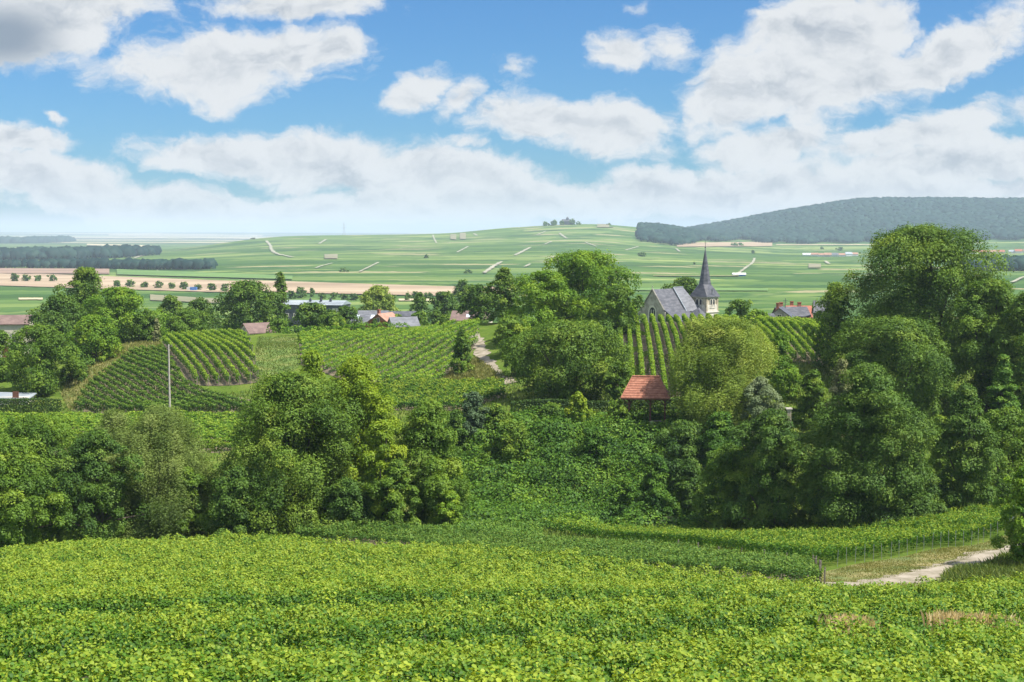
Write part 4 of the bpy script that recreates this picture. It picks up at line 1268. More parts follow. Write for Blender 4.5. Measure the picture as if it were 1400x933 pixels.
def dry_tuft(px, py, w, h, label, seed):
    x0, y0, z0 = hit(px, py, 20)
    rs = np.random.RandomState(seed)
    n = int(750 * w)
    x = x0 + rs.normal(0, w * .35, n); y = y0 + rs.normal(0, .8, n)
    z = zat(x, y) + .98
    hh = h * rs.uniform(.4, 1.1, n)
    lx, ly = rs.randn(n) * .35 * hh, rs.randn(n) * .35 * hh
    a = rs.uniform(0, 6.28, n); ux, uy = np.cos(a) * .005, np.sin(a) * .005
    V = np.stack([np.stack([x - ux, y - uy, z - .5], 1), np.stack([x + ux, y + uy, z - .5], 1), np.stack([x + ux + lx * .5, y + uy + ly * .5, z + hh * .6], 1), np.stack([x + lx, y + ly, z + hh], 1)], 1)
    k = np.arange(n)[:, None] * 4
    org = np.array([x0, y0, z0])
    o = mesh_np('dry_grass', (V.reshape(-1, 3) - org), k + np.array([0, 1, 2, 3]), M['dry'], None, np.clip(rs.normal(.5, .25, n), 0, 1))
    o.location = org
    tag(o, label, 'dry grass', 'clumps of withered grass in the foreground vines')


dry_tuft(1172, 900, .75, .38, 'small clump of reddish withered grass, left one in the foreground vines', 1)
dry_tuft(1312, 898, .7, .46, 'middle clump of reddish withered grass in the foreground vines', 2)
dry_tuft(1362, 900, .8, .44, 'widest clump of reddish withered grass near the right edge', 3)


# ------------------------------------------------------------------ hedges
def hedge(label, p0, p1, w, h, seed, col='hedge'):
    rs = np.random.RandomState(seed)
    p0 = np.array(p0); p1 = np.array(p1)
    L = np.linalg.norm(p1 - p0); d = (p1 - p0) / L; nn = np.array([-d[1], d[0]])
    n = int(L * 420)
    s = rs.uniform(0, L, n)
    side = rs.randint(0, 4, n)
    u = rs.uniform(-1, 1, n)
    cx = np.where(side < 2, u * w / 2, np.where(side == 2, -w / 2, w / 2))
    cz = np.where(side < 2, h, (u + 1) / 2 * h)
    nx_ = np.where(side < 2, 0, np.sign(cx)); nz_ = np.where(side < 2, 1.0, .1)
    e = rs.rand(n) < .04
    s = np.where(e, np.where(rs.rand(n) < .5, 0, L), s); 
    x = p0[0] + d[0] * s + nn[0] * cx; y = p0[1] + d[1] * s + nn[1] * cx
    P = np.stack([x, y, zat(x, y) + cz], 1) + rs.randn(n, 3) * .05
    N = np.stack([nn[0] * nx_, nn[1] * nx_, nz_], 1) + rs.randn(n, 3) * .35
    V, Fq, rep = leaf_cards(P, N, rs.uniform(.12, .24, n), rs)
    org = np.array([p0[0], p0[1], float(zat(p0[0], p0[1]))])
    o = mesh_np('hedge', V - org, Fq, M[col], None, np.clip(rs.normal(.4, .18, n), 0, 1))
    o.location = org
    tag(o, label, 'hedge', 'clipped hedges')
    return o


hedge('clipped dark hedge at the left edge below the round copse tree', at(-30, 196)[:2], at(77, 196)[:2], 1.5, 1.9, 1)
hedge('long clipped dark hedge behind the garden bushes and the shelter', at(700, 171)[:2], at(1055, 173)[:2], 1.1, 1.75, 2)
hedge('short clipped hedge beside the small stone post', at(1076, 170)[:2], at(1104, 170)[:2], .9, 1.5, 3)


# ------------------------------------------------------------------ buildings
def gable_roof(mb, x0, x1, y0, y1, ze, zr, over=.25, th=.16):
    """gable roof, ridge along x, as a real slab of thickness th"""
    ym = (y0 + y1) / 2
    sl = (zr - ze) / (ym - y0)
    a, b = x0 - over, x1 + over
    yo, yp = y0 - over, y1 + over
    zo = ze - over * sl
    top = [(a, yo, zo + th), (a, ym, zr + th), (a, yp, zo + th), (b, yo, zo + th), (b, ym, zr + th), (b, yp, zo + th)]
    bot = [(p[0], p[1], p[2] - th) for p in top]
    mb.poly(top + bot, [(0, 3, 4, 1), (1, 4, 5, 2), (6, 7, 10, 9), (7, 8, 11, 10), (0, 1, 7, 6), (1, 2, 8, 7), (3, 9, 10, 4), (4, 10, 11, 5), (0, 6, 9, 3), (2, 5, 11, 8)])
    return mb


def gable_walls(mb, x0, x1, y0, y1, ze, zr, zb=-3):
    ym = (y0 + y1) / 2
    v = [(x0, y0, zb), (x1, y0, zb), (x1, y1, zb), (x0, y1, zb), (x0, y0, ze), (x1, y0, ze), (x1, y1, ze), (x0, y1, ze), (x0, ym, zr), (x1, ym, zr)]
    mb.poly(v, [(0, 1, 5, 4), (2, 3, 7, 6), (1, 2, 6, 9, 5), (3, 0, 4, 8, 7)])
    return mb


def window(parent, c, w, h, axis, arch=False, name='window', frame=M['trim'], d=.10, bars=1):
    """axis 'x-' faces -x, 'y-' faces -y; a surround, glazing bars and a pane set into it"""
    cx, cy, cz = c
    f = MB(); p = MB()
    t = .12 * max(w, .8)

    def bx(mb, u, z, du, dz, dep, thick):
        if axis[0] == 'y': mb.box((cx + u, cy + dep, cz + z), (du, thick, dz))
        else: mb.box((cx + dep, cy + u, cz + z), (thick, du, dz))
    bx(f, -w / 2, 0, t, h, -.06, d); bx(f, w / 2, 0, t, h, -.06, d); bx(f, 0, -h / 2 - t * .5, w + t * 2, t, -.08, d + .06)
    if arch:
        n = 9
        for k in range(n):
            a = math.pi * (k + .5) / n
            r = w / 2
            bx(f, math.cos(a) * r, h / 2 + math.sin(a) * r * 1.35, t * 1.3, t * 1.9, -.06, d)
    else:
        bx(f, 0, h / 2 + t * .5, w + t * 2, t, -.06, d)
    for k in range(bars):
        u = (k + 1) / (bars + 1) * w - w / 2
        bx(f, u, .15 * w if arch else 0, t * .5, h + (w * .3 if arch else 0), -.05, d * .8)
    bx(f, 0, h * .1, w, t * .4, -.052, d * .7)
    bx(p, 0, 0, w - t * .5, h, -.012, .04)
    if arch:
        for k in range(4):
            zz = h / 2 + w * .6 * (k + .5) / 4
            ww = w * math.sqrt(max(0, 1 - ((k + .5) / 4)**2))
            bx(p, 0, zz, ww, w * .6 / 4, -.012, .04)
    fo = f.build(name, frame, parent)
    p.build('pane', M['glass'], fo)
    return fo


def church():
    px, Y = 914, 300
    root = empty('church', at(px, Y), R(45))
    root.location.z = zt(394, Y) - 11.3
    tag(root, 'old stone village church with slate roofs and a tall pointed spire', 'church')
    n = MB(); gable_walls(n, -5.3, 1.2, -3.0, 3.0, 7.0, 11.0)
    for y in (-3.1, 3.1): n.box((-5.2, y * 1.05, 2.2), (.9, .7, 8.6))
    n.box((-5.65, -2.0, 1.2), (.6, .45, 7.0)); n.box((-5.65, 2.0, 1.2), (.6, .45, 7.0))
    n.build('nave_wall', M['stone_grey'], root)
    cp = MB()
    for s in (-1, 1): cp.tube([(-5.36, s * 3.25, 6.85), (-5.36, 0, 11.3)], .15, 4)
    cp.build('gable_coping', M['stone_grey'], root)
    r = MB(); gable_roof(r, -5.1, .9, -3.0, 3.0, 7.0, 11.0, .28); r.build('nave_roof', M['slate'], root)
    r2 = MB()
    r2.poly([(1.25, -3.9, 6.4), (6.6, -3.9, 6.4), (6.6, 3.9, 6.4), (1.25, 3.9, 6.4), (1.6, 0, 11.3), (5.0, 0, 11.3)], [(0, 1, 5, 4), (1, 2, 5), (2, 3, 4, 5), (3, 0, 4), (3, 2, 1, 0)])
    ro = r2.build('choir_roof', M['slate_l'], root)
    rd = MB(); rd.tube([(1.25, -3.95, 6.4), (1.6, 0, 11.35)], .13, 5); rd.tube([(1.6, 0, 11.38), (5.0, 0, 11.38)], .1, 5); rd.build('lead_ridge', M['metal_roof'], ro)
    cw = MB(); cw.box((3.95, 0, 2.2), (5.0, 7.5, 8.3)); cw.build('choir_wall', M['stone'], root)
    a = MB(); a.box((-1.6, -4.75, .9), (6.9, 3.6, 7.4)); a.box((4.0, -5.6, .6), (3.6, 4.2, 6.6)); a.build('aisle_wall', M['stone_grey'], root)
    ar = MB()
    ar.poly([(-5.3, -6.8, 4.7), (2.0, -6.8, 4.7), (2.0, -2.9, 7.15), (-5.3, -2.9, 7.15), (-5.3, -6.8, 4.5), (2.0, -6.8, 4.5), (2.0, -2.9, 6.95), (-5.3, -2.9, 6.95)],
            [(0, 1, 2, 3), (7, 6, 5, 4), (0, 4, 5, 1), (1, 5, 6, 2), (3, 2, 6, 7), (0, 3, 7, 4)])
    ar.poly([(1.9, -8.0, 4.0), (6.1, -8.0, 4.0), (6.1, -3.3, 5.6), (1.9, -3.3, 5.6), (4.0, -5.0, 7.2)], [(0, 1, 4), (1, 2, 4), (2, 3, 4), (3, 0, 4), (3, 2, 1, 0)])
    ar.build('aisle_roof', M['slate'], root)
    window(root, (-5.3, 0, 5.2), 1.9, 2.2, 'x-', True, bars=2)
    for x in (-3.6, -.6): window(root, (x, -6.55, 2.6), .9, 1.5, 'y-', True)
    window(root, (-5.05, -4.9, 3.4), .8, 1.3, 'x-', True)
    rc_ = MB(); rc_.tube([(-5.36, 0, 11.2), (-5.36, 0, 12.0)], .05, 5); rc_.box((-5.36, 0, 11.75), (.08, .42, .08)); rc_.build('gable_cross', M['stone_grey'], root)
    tx, ty = 8.5, -3.2
    R1_ = 1.95
    t = MB(); t.box((tx, ty, 2.6), (4.1, 4.1, 10.0))
    t.build('tower_lower_wall', M['trim'], root)
    t2 = MB(); t2.box((tx, ty, 7.75), (R1_ * 2, R1_ * 2, 3.1))
    for sx in (-1, 1):
        for sy in (-1, 1): t2.box((tx + sx * 1.85, ty + sy * 1.85, 7.6), (.45, .45, 2.9))
    t2.build('belfry_wall', M['stone'], root)
    sc2 = MB(); sc2.box((tx, ty, 6.05), (4.45, 4.45, .2)); sc2.box((tx, ty, 9.22), (4.4, 4.4, .18)); sc2.build('string_course', M['trim'], root)
    for s in (-1, 1):
        for ax in ('x', 'y'):
            f = MB(); l = MB()
            c = s * .47
            def bb(mb, u, z, du, dz, dep, th):
                if ax == 'y': mb.box((tx + c + u, ty - R1_ + dep, 7.75 + z), (du, th, dz))
                else: mb.box((tx - R1_ + dep, ty + c + u, 7.75 + z), (th, du, dz))
            bb(f, -.36, 0, .12, 1.5, -.07, .16); bb(f, .36, 0, .12, 1.5, -.07, .16); bb(f, 0, -.8, .9, .14, -.09, .22)
            for k in range(7):
                an = math.pi * (k + .5) / 7
                bb(f, math.cos(an) * .36, .75 + math.sin(an) * .42, .17, .19, -.07, .16)
            fo = f.build('belfry_window', M['trim'], root)
            bb(l, 0, .05, .62, 1.9, -.015, .04)
            for k in range(6): bb(l, 0, -.65 + k * .28, .60, .07, -.06, .09)
            l.build('louvre', M['glass'], fo)
    # broach skirt and octagonal spire
    sk = MB()
    e = 2.4; z0, z1, z2, z3 = 9.32, 10.3, 12.0, 19.9
    def ring(r, z, n=8, sq=0.0):
        out = []
        for k in range(8):
            a_ = math.pi / 8 + k * math.pi / 4
            x, y = math.cos(a_), math.sin(a_)
            m_ = max(abs(x), abs(y))
            x, y = x * (1 - sq) + (x / m_ if abs(x) < .5 or abs(y) < .5 else x / m_) * sq, y * (1 - sq) + (y / m_) * sq
            if sq > .9: x, y = math.copysign(1, math.cos(a_)) * (1 if True else 0), math.copysign(1, math.sin(a_))
            out.append((tx + x * r, ty + y * r, z))
        return out
    sq = [(tx - e, ty - e, z0), (tx + e, ty - e, z0), (tx + e, ty + e, z0), (tx - e, ty + e, z0)]
    mid_ = [(tx + math.cos(math.pi / 8 + k * math.pi / 4) * 1.36, ty + math.sin(math.pi / 8 + k * math.pi / 4) * 1.36, z2) for k in range(8)]
    up_ = [(tx + math.cos(math.pi / 8 + k * math.pi / 4) * 1.12, ty + math.sin(math.pi / 8 + k * math.pi / 4) * 1.12, z2 + 1.3) for k in range(8)]
    tip = [(tx, ty, z3)]
    P = sq + mid_ + up_ + tip
    # k: 0=(+x,+y small angle) ... corners of the square: 2=(+,+)
    fcs = [(2, 4 + 1, 4 + 0), (3, 4 + 3, 4 + 2), (0, 4 + 5, 4 + 4), (1, 4 + 7, 4 + 6), (1, 2, 4 + 0, 4 + 7), (2, 3, 4 + 2, 4 + 1), (3, 0, 4 + 4, 4 + 3), (0, 1, 4 + 6, 4 + 5)]
    for k in range(8):
        k2 = (k + 1) % 8
        fcs.append((4 + k, 4 + k2, 12 + k2, 12 + k)); fcs.append((12 + k, 12 + k2, 20))
    fcs.append((3, 2, 1, 0))
    sk.poly(P, fcs)
    sp = sk.build('spire', M['slate'], root)
    cr = MB(); cr.tube([(tx, ty, z3 - .3), (tx, ty, z3 + 1.5)], .05, 5); cr.box((tx, ty, z3 + .95), (.7, .07, .07)); cr.tube([(tx, ty, z3 - .15), (tx, ty, z3 + .15)], .16, 6)
    cr.build('cross', M['dark_wall'], sp)
    lr = MB(); lr.poly([(tx - .45, ty - 2.3, 9.8), (tx + .45, ty - 2.3, 9.8), (tx, ty - 2.15, 10.9), (tx, ty - 1.3, 10.9)], [(0, 1, 2), (1, 3, 2), (2, 3, 0)])
    lr.build('lucarne', M['slate_l'], sp)


church()


def house(name, label, px, Y, rz, w, d, hw, hr, wm, rm, chim=1, wins=2, group=None, sink=0, z=None, ridge_x=True, skylight=0, door=True, far=False):
    x, y, z0 = at(px, Y)
    root = empty(name, (x, y, (z if z is not None else z0) - sink), R(rz))
    tag(root, label, 'house', group)
    a = MB(); gable_walls(a, -w / 2, w / 2, -d / 2, d / 2, hw, hw + hr); a.build('wall', wm, root)
    r = MB(); gable_roof(r, -w / 2, w / 2, -d / 2, d / 2, hw, hw + hr, .3 if not far else .6); ro = r.build('roof', rm, root)
    if far: return root
    for k in range(chim):
        c = MB(); cx = (-w * .32, w * .3)[k % 2]
        c.box((cx, d * .08, hw + hr + .25), (.7, .55, 1.5)); c.box((cx, d * .08, hw + hr + 1.05), (.84, .7, .14)); c.build('chimney', M['brick'], ro)
    for k in range(skylight):
        s = MB(); u = -w / 2 + w * (k + .7) / (skylight + .6)
        f = .45
        yy_ = -d / 2 * (1 - f); zz = hw + hr * f + .2
        sl = hr / (d / 2)
        s.poly([(u - .45, yy_ - .5, zz - .5 * sl), (u + .45, yy_ - .5, zz - .5 * sl), (u + .45, yy_ + .5, zz + .5 * sl), (u - .45, yy_ + .5, zz + .5 * sl),
                (u - .45, yy_ - .5, zz - .5 * sl - .2), (u + .45, yy_ - .5, zz - .5 * sl - .2), (u + .45, yy_ + .5, zz + .5 * sl - .2), (u - .45, yy_ + .5, zz + .5 * sl - .2)],
               [(0, 1, 2, 3), (0, 4, 5, 1), (1, 5, 6, 2), (2, 6, 7, 3), (3, 7, 4, 0)])
        s.build('skylight', M['bluewhite'], ro)
    for k in range(wins):
        u = -w / 2 + w * (k + .5) / wins
        window(root, (u, -d / 2, hw * .62), .95, 1.2, 'y-')
    window(root, (-w / 2, 0, hw + hr * .25), .8, .9, 'x-')
    if door:
        dm = MB(); dm.box((w * .08, -d / 2 - .03, 1.05), (1.0, .08, 2.1)); dd = dm.build('door', M['wood'], root)
        hm = MB(); hm.box((w * .08 + .38, -d / 2 - .1, 1.05), (.08, .06, .14)); hm.build('handle', M['steel'], dd)
    return root



VH = 'village houses'


def h_at(name, label, px, Y, rz, w, d, eave, ridge, *a, **k):
    """house whose eave and ridge show at these photo rows"""
    zg = at(px, Y)[2]
    ze, zr = zt(eave, Y - d * .3), zt(ridge, Y)
    return house(name, label, px, Y, rz, w, d, max(2.2, ze - zg), max(.8, zr - ze), *a, **k)


h_at('village_house', 'house with a purple-brown tiled roof at the left edge', 4, 255, 8, 9.5, 6, 443, 432, M['cream'], M['roof_brown'], chim=1, group=VH)
h_at('village_house', 'low brown roof peeping out left of the grass ramp', 350, 290, 35, 5.5, 5, 459, 447, M['cream'], M['roof_brown'], chim=0, group=VH)
h_at('village_house', 'grey slate house with brick walls and two skylights', 503, 335, -6, 9.5, 6.5, 441, 425.5, M['brick'], M['slate_l'], chim=0, skylight=2, group=VH)
h_at('village_house', 'brick gable wing with a pale roof edge beside the slate house', 526, 327, 68, 7, 5, 440, 429, M['brick'], M['roof_orange'], chim=1, group=VH)
h_at('village_house', 'small grey slate roof right of the brick gable', 551, 320, 20, 6, 5, 450, 438.5, M['cream'], M['slate_l'], chim=0, group=VH)
h_at('village_house', 'flat grey slate roof behind the brick-gabled house', 540, 345, 0, 10, 5, 432, 426.5, M['cream'], M['slate'], chim=0, group=VH)
h_at('village_house', 'house with a long brown roof and one white dormer at the top of the footpath', 645, 318, -8, 8.5, 6, 438, 426, M['cream'], M['roof_brown'], chim=0, skylight=1, group=VH)
h_at('village_house', 'house with crossed white barge boards behind the little vine plot', 1068, 290, 75, 7, 6.2, 437, 421, M['stone_grey'], M['slate'], chim=1, group=VH)
h_at('village_house', 'slate roofed house with a brick chimney behind the little vine plot', 1082, 305, 5, 6.5, 6, 432, 420.5, M['brick'], M['slate'], chim=2, group=VH)
h_at('village_house', 'house with a rusty tiled roof and orange wall right of the slate one', 1095, 315, -4, 6, 5, 433, 419, M['roof_orange'], M['roof_red'], chim=1, group=VH)
h_at('village_house', 'small white-walled house hidden by the thin light tree', 1125, 300, -5, 3.5, 4, 428, 412, M['white'], M['slate'], chim=0, group=VH)
h_at('village_house', 'small dark roofs low beside the crossed barge boards', 1042, 285, 10, 4.5, 4, 438, 430, M['white'], M['slate'], chim=0, group=VH)


def industrial():
    x, y, z = at(432, 470)
    ze = zt(416, 470) - z
    root = empty('industrial_hall', (x, y, z), R(-10))
    tag(root, 'long low industrial hall with a pale sheet roof over dark cladding', 'hall')
    a = MB(); a.box((0, 0, ze / 2 - 1), (20.5, 11, ze + 2)); a.build('wall', M['dark_wall'], root)
    b = MB()
    zz = ze
    b.poly([(-10.6, -5.9, zz), (10.6, -5.9, zz), (10.6, 5.9, zz), (-10.6, 5.9, zz), (-10.6, 0, zz + 1.3), (10.6, 0, zz + 1.3), ], [(0, 1, 5, 4), (2, 3, 4, 5), (1, 2, 5), (3, 0, 4), (3, 2, 1, 0)])
    for k in range(22): b.box((-10.2 + k * .97, -2.9, zz + .72), (.06, 6.1, .06))
    ro = b.build('roof', M['metal_roof'], root)
    for k, u in enumerate((-1.5, 2.2, 5.5)):
        v = MB(); v.box((u, -1.5, zz + 1.3), (.7, .7, .9)); v.tube([(u, -1.5, zz + 1.6), (u, -1.5, zz + 2.1)], .22, 6); v.build('roof_vent', M['dark_wall'], ro)
    g = MB(); g.box((8.6, -5.56, ze * .5), (2.6, .1, ze * .72)); g.build('door', M['cream'], root)
    for k in range(5):
        window(root, (-8.5 + 3.2 * k, -5.5, ze * .55), 1.4, .9, 'y-')


industrial()

# far village at the foot of the wooded hill
rv = random.Random(4)
for i, (px, py, w, h, wm, rm) in enumerate([(1102, 350, 10, 3.2, 'white', 'white'), (1113, 350.5, 9, 4, 'white', 'roof_orange'), (1122, 351, 8, 4, 'white', 'roof_orange'), (1131, 351.5, 9, 5, 'cream', 'roof_orange'),
                                            (1141, 351, 8, 4.5, 'white', 'slate_l'), (1150, 351, 8, 4, 'white', 'roof_orange'), (1159, 350.5, 9, 5, 'white', 'metal_roof'), (1168, 350, 7, 4, 'white', 'roof_orange'),
                                            (1333, 347, 10, 4.5, 'white', 'roof_red'), (1345, 347, 10, 4, 'cream', 'roof_red'), (1356, 346.8, 10, 4.2, 'cream', 'roof_orange'), (1367, 347, 9, 4.5, 'cream', 'roof_red'),
                                            (1382, 346.5, 8, 4, 'white', 'metal_roof'), (1391, 346.5, 9, 5, 'white', 'roof_red'), (1402, 346, 8, 4.5, 'white', 'roof_orange')]):
    x, y, z = hit(px, py, 900)
    ww = w / F * y; hh = h / F * y
    house('far_house', '%s house from the left in the pale village strip below the wooded hill' % ordinal(i + 1), px, y, rv.uniform(-12, 12), ww, ww * .7, hh * .6, hh * .5, M[wm], M[rm], far=True, group='houses of the far village strip', z=z)
x, y, z = hit(1010, 378, 600)
ws = 17 / F * y
rt = house('field_shed', 'lone white shed with a blue front on the green plain right of the spire', 1010, y, 0, ws, 6, 1.9, 1.2, M['blue_paint'], M['white'], far=True, z=z)
rt['category'] = 'shed'
x, y, z = hit(266, 398, 700)
for nm, lb, ct, dx, wd, mt in (('container', 'blue container among the roadside trees', 'container', 0, 4.6, 'blue_paint'), ('container', 'pale container between the blue one and the roadside trees', 'container', -3.6, 2.2, 'white'),
                           ('hay_heap', 'yellow heap right of the blue container on the road', 'heap', 12, 6, 'stubble')):
    m_ = MB()
    if nm == 'hay_heap':
        m_.poly([(-3.6, -2, 0), (3.6, -2, 0), (3.6, 2, 0), (-3.6, 2, 0), (-2, -.6, 1.5), (2.4, -.5, 1.3), (1.9, .6, 1.4), (-1.8, .6, 1.6)], [(0, 1, 5, 4), (1, 2, 6, 5), (2, 3, 7, 6), (3, 0, 4, 7), (4, 5, 6, 7), (3, 2, 1, 0)])
    else:
        m_.box((0, 0, 1.4), (wd, 2.4, 2.6))
        for k in range(7): m_.box((-wd / 2 + wd * (k + .5) / 7, -1.23, 1.4), (.12, .08, 2.3))
        m_.box((0, 0, 2.75), (wd + .1, 2.5, .12))
    o = m_.build(nm, M[mt])
    o.location = (x + dx, y - 3, float(zat(x + dx, y - 3)))
    tag(o, lb, ct)
# hilltop house and mill
x, y, z = at(774, 3620)
rt = house('hilltop_house', 'tiny house with a tower on the crest of the far hill', 774, 3620, 0, 22, 14, 9, 5, M['slate'], M['slate'], far=True)
mb = MB(); mb.tube([(3, 0, 0), (3, 0, 17), (3, 0, 21)], [4.5, 3.6, .2], 8); mb.build('tower', M['slate'], rt)
for i, (px, h) in enumerate(((471, 10),)):
    x, y, z = at(px, 3650)
    mb = MB()
    for sx in (-1, 1): mb.tube([(sx * 3, 0, 0), (sx * .6, 0, 26), (0, 0, 34)], [.35, .25, .15], 4)
    for hz, hw_ in ((20, 6), (26, 5)): mb.box((0, 0, hz), (hw_ * 2, .3, .3))
    o = mb.build('pylon', M['steel']); o.location = (x, y, z)
    tag(o, 'faint power pylon on the crest of the far hill', 'pylon')

# ------------------------------------------------------------------ shelter with the red roof
def shelter():
    x, y, z = at(884, 166)
    ze = zt(545.5, 163.5) - z
    zr = zt(515.5, 166) - z
    root = empty('garden_shelter', (x, y, z), R(-7))
    tag(root, 'open timber shelter with a red tiled roof behind the bank', 'shelter')
    w, d = 5.7, 4.3
    # hipped on the left: the ridge is shorter than the eave
    r = MB()
    n = 9
    hx = 1.25
    yr = 0.0
    for side in (-1, 1):
        for k in range(n):
            f0, f1 = k / n, (k + 1) / n
            y0, y1 = side * d / 2 * (1 - f0), side * d / 2 * (1 - f1)
            z0, z1 = ze + (zr - ze) * f0, ze + (zr - ze) * f1
            a0, a1 = -w / 2 + hx * f0, -w / 2 + hx * f1
            b0, b1 = w / 2 - hx * f0, w / 2 - hx * f1
            l = .07
            r.poly([(a0, y0, z0 + l), (b0, y0, z0 + l), (b1, y1, z1 + .01), (a1, y1, z1 + .01), (a0, y0, z0 - .04), (b0, y0, z0 - .04), (b1, y1, z1 - .1), (a1, y1, z1 - .1)],
                   [(0, 1, 2, 3), (7, 6, 5, 4), (0, 4, 5, 1), (3, 2, 6, 7), (0, 3, 7, 4), (1, 5, 6, 2)] if side < 0 else [(3, 2, 1, 0), (4, 5, 6, 7), (1, 5, 4, 0), (7, 6, 2, 3), (4, 7, 3, 0), (2, 6, 5, 1)])
    for sx in (-1, 1):
        r.poly([(sx * w / 2, -d / 2, ze), (sx * w / 2, d / 2, ze), (sx * (w / 2 - hx), 0, zr)], [(0, 1, 2)])
    r.tube([(-w / 2 + hx, 0, zr + .05), (w / 2 - hx, 0, zr + .05)], .12, 6)
    for sx in (-1, 1): r.tube([(sx * w / 2, -d / 2, ze + .03), (sx * (w / 2 - hx), 0, zr + .03)], .08, 5)
    rm = surf_mat('shelter roof tile', [(0, (.22, .08, .045)), (.5, (.32, .125, .075)), (1, (.42, .185, .115))], 2.5, .8, .3)
    ro = r.build('roof', rm, root)
    g = MB(); g.box((0, -d / 2 + .06, ze - .1), (w - .1, .05, .16)); g.build('fascia', M['wood'], ro)
    for sx in (-.34, .10, .40):
        for sy in (-1, 1):
            p = MB(); px_, py_ = sx * w, sy * (d / 2 - .6)
            p.box((px_, py_, ze / 2 - .1), (.17, .17, ze + .2)); po = p.build('post', M['wood'], root)
            b = MB()
            for s in (-1, 1): b.tube([(px_, py_, ze - .9), (px_ + s * .75, py_, ze - .1)], .06, 4)
            b.build('brace', M['wood'], po)
    be = MB()
    for sy in (-1, 1): be.box((0, sy * (d / 2 - .6), ze - .04), (w - .5, .16, .18))
    be.build('beam', M['wood'], root)


shelter()


def bench(px, Y, label, rz):
    x, y, z = at(px, Y)
    r = empty('picnic_table', (x, y, z), R(rz)); tag(r, label, 'table', 'rustic tables of the garden')
    t = MB()
    for k in range(4): t.box((0, -.33 + .22 * k, .74), (1.9, .2, .05))
    t.build('tabletop', M['wood_grey'], r)
    for s in (-1, 1):
        b = MB(); b.box((0, s * .75, .45), (1.9, .26, .05)); b.build('seat', M['wood_grey'], r)
        l = MB(); l.tube([(s * .7, -.75, 0), (s * .7, -.25, .72)], .05, 4); l.tube([(s * .7, .75, 0), (s * .7, .25, .72)], .05, 4); l.box((s * .7, 0, .4), (.08, 1.6, .08)); l.build('leg', M['wood_grey'], r)


bench(902, 164.5, 'rustic picnic table under the red-roofed shelter', 10)
bench(1003, 165, 'rustic picnic table right of the yellow-silver willow', -5)
bench(716, 165, 'low grey picnic table before the dark hedge at the left of the bank top', 5)
# flower tub under the shelter
x, y, z = at(893, 163)
r_ = empty('flower_tub', (x, y, z)); tag(r_, 'dark round tub with pale flowers beside the front post of the shelter', 'tub')
m_ = MB(); m_.tube([(0, 0, 0), (0, 0, .5), (0, 0, .75), (0, 0, .8)], [.42, .55, .6, .62], 12); m_.build('tub', M['bark'], r_)
rs_ = np.random.RandomState(3)
D = unit(rs_.randn(160, 3) + [0, 0, .6]); V, Fq, rep = leaf_cards(D * .4 + [0, 0, .95], D, np.full(160, .14), rs_)
mesh_np('flowers', V, Fq, M['silver'], r_, rs_.uniform(.4, 1, 160))

# small stone post
x, y, z = at(1081, 160)
r_ = empty('stone_post', (x, y, z)); tag(r_, 'small capped stone post between the two dark trees', 'post')
m_ = MB(); m_.box((0, 0, .8), (.5, .5, 2.2)); m_.build('shaft', M['stone'], r_)
m_ = MB(); m_.box((0, 0, 1.97), (.72, .72, .14)); m_.build('cap', M['trim'], r_)
r_.location.z = zt(558, 160) - 2.04

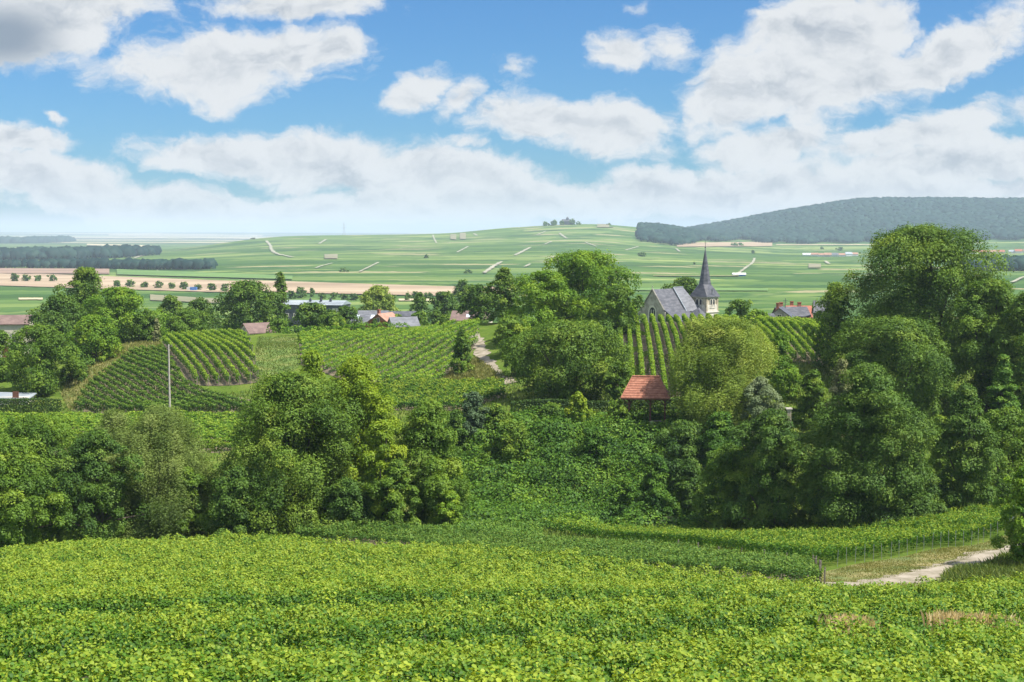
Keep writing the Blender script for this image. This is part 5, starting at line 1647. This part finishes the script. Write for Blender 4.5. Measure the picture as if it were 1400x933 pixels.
# utility pole
x, y, z = at(229, 172)
hh = zt(471, 172) - z
r_ = empty('utility_pole', (x, y, z)); tag(r_, 'weathered concrete utility pole standing before the left vine slopes', 'pole')
m_ = MB(); m_.tube([(0, 0, -.3), (0, 0, hh * .5), (0, 0, hh)], [.14, .12, .09], 8); m_.build('shaft', M['concrete'], r_)
m_ = MB(); m_.box((0, 0, hh - .25), (.9, .1, .1)); 
for s in (-1, 0, 1): m_.tube([(s * .36, 0, hh - .2), (s * .36, 0, hh - .02)], .05, 5)
m_.build('crossarm', M['wood_grey'], r_)

# pale flat roof and garden at the left edge
x, y, z = at(8, 205)
r_ = empty('garden_shed', (x, y, z), R(2)); tag(r_, 'low shed with a pale flat roof behind the clipped hedge at the left edge', 'shed')
zz = zt(541.5, 205) - z
m_ = MB(); m_.box((0, 0, zz / 2), (6.4, 3.2, zz)); m_.build('wall', M['cream'], r_)
m_ = MB(); m_.poly([(-3.5, -1.9, zz - .12), (3.5, -1.9, zz - .3), (3.5, 1.9, zz + .1), (-3.5, 1.9, zz + .28), (-3.5, -1.9, zz), (3.5, -1.9, zz - .18), (3.5, 1.9, zz + .22), (-3.5, 1.9, zz + .4)],
                   [(3, 2, 1, 0), (4, 5, 6, 7), (0, 1, 5, 4), (1, 2, 6, 5), (2, 3, 7, 6), (3, 0, 4, 7)]); m_.build('roof', M['metal_roof'], r_)
m_ = MB(); m_.box((1.5, -1.63, 1.0), (.9, .06, 2.0)); m_.build('door', M['wood'], r_)

# antenna mast by the houses
x, y, z = at(1074, 300)
m_ = MB(); hz = zt(408, 300) - z
m_.tube([(0, 0, 0), (0, 0, hz)], .07, 5); m_.box((0, 0, hz - .5), (1.1, .06, .06)); m_.box((0, 0, hz - .9), (.8, .06, .06))
o = m_.build('antenna_mast', M['dark_wall']); o.location = (x, y, z); tag(o, 'thin aerial mast rising behind the barge-boarded house', 'aerial')

# ------------------------------------------------------------------ haze
m, t, o = base_mat('haze')
pv = t.new('ShaderNodeVolumePrincipled')
pv.inputs['Color'].default_value = (.68, .81, 1.0, 1)
pv.inputs['Density'].default_value = 0.000088
pv.inputs['Anisotropy'].default_value = 0.0
t.l.new(pv.outputs[0], o.inputs['Volume'])
zlo, zhi = float(GZ.min()) - 1, float(GZ.max()) + 30
hb = MB(); hb.box((0, 15400, (zlo + zhi) / 2), (46000, 31400, zhi - zlo))
ho = hb.build('haze', m)
tag(ho, 'thin summer haze over the valley', 'haze', kind='stuff')
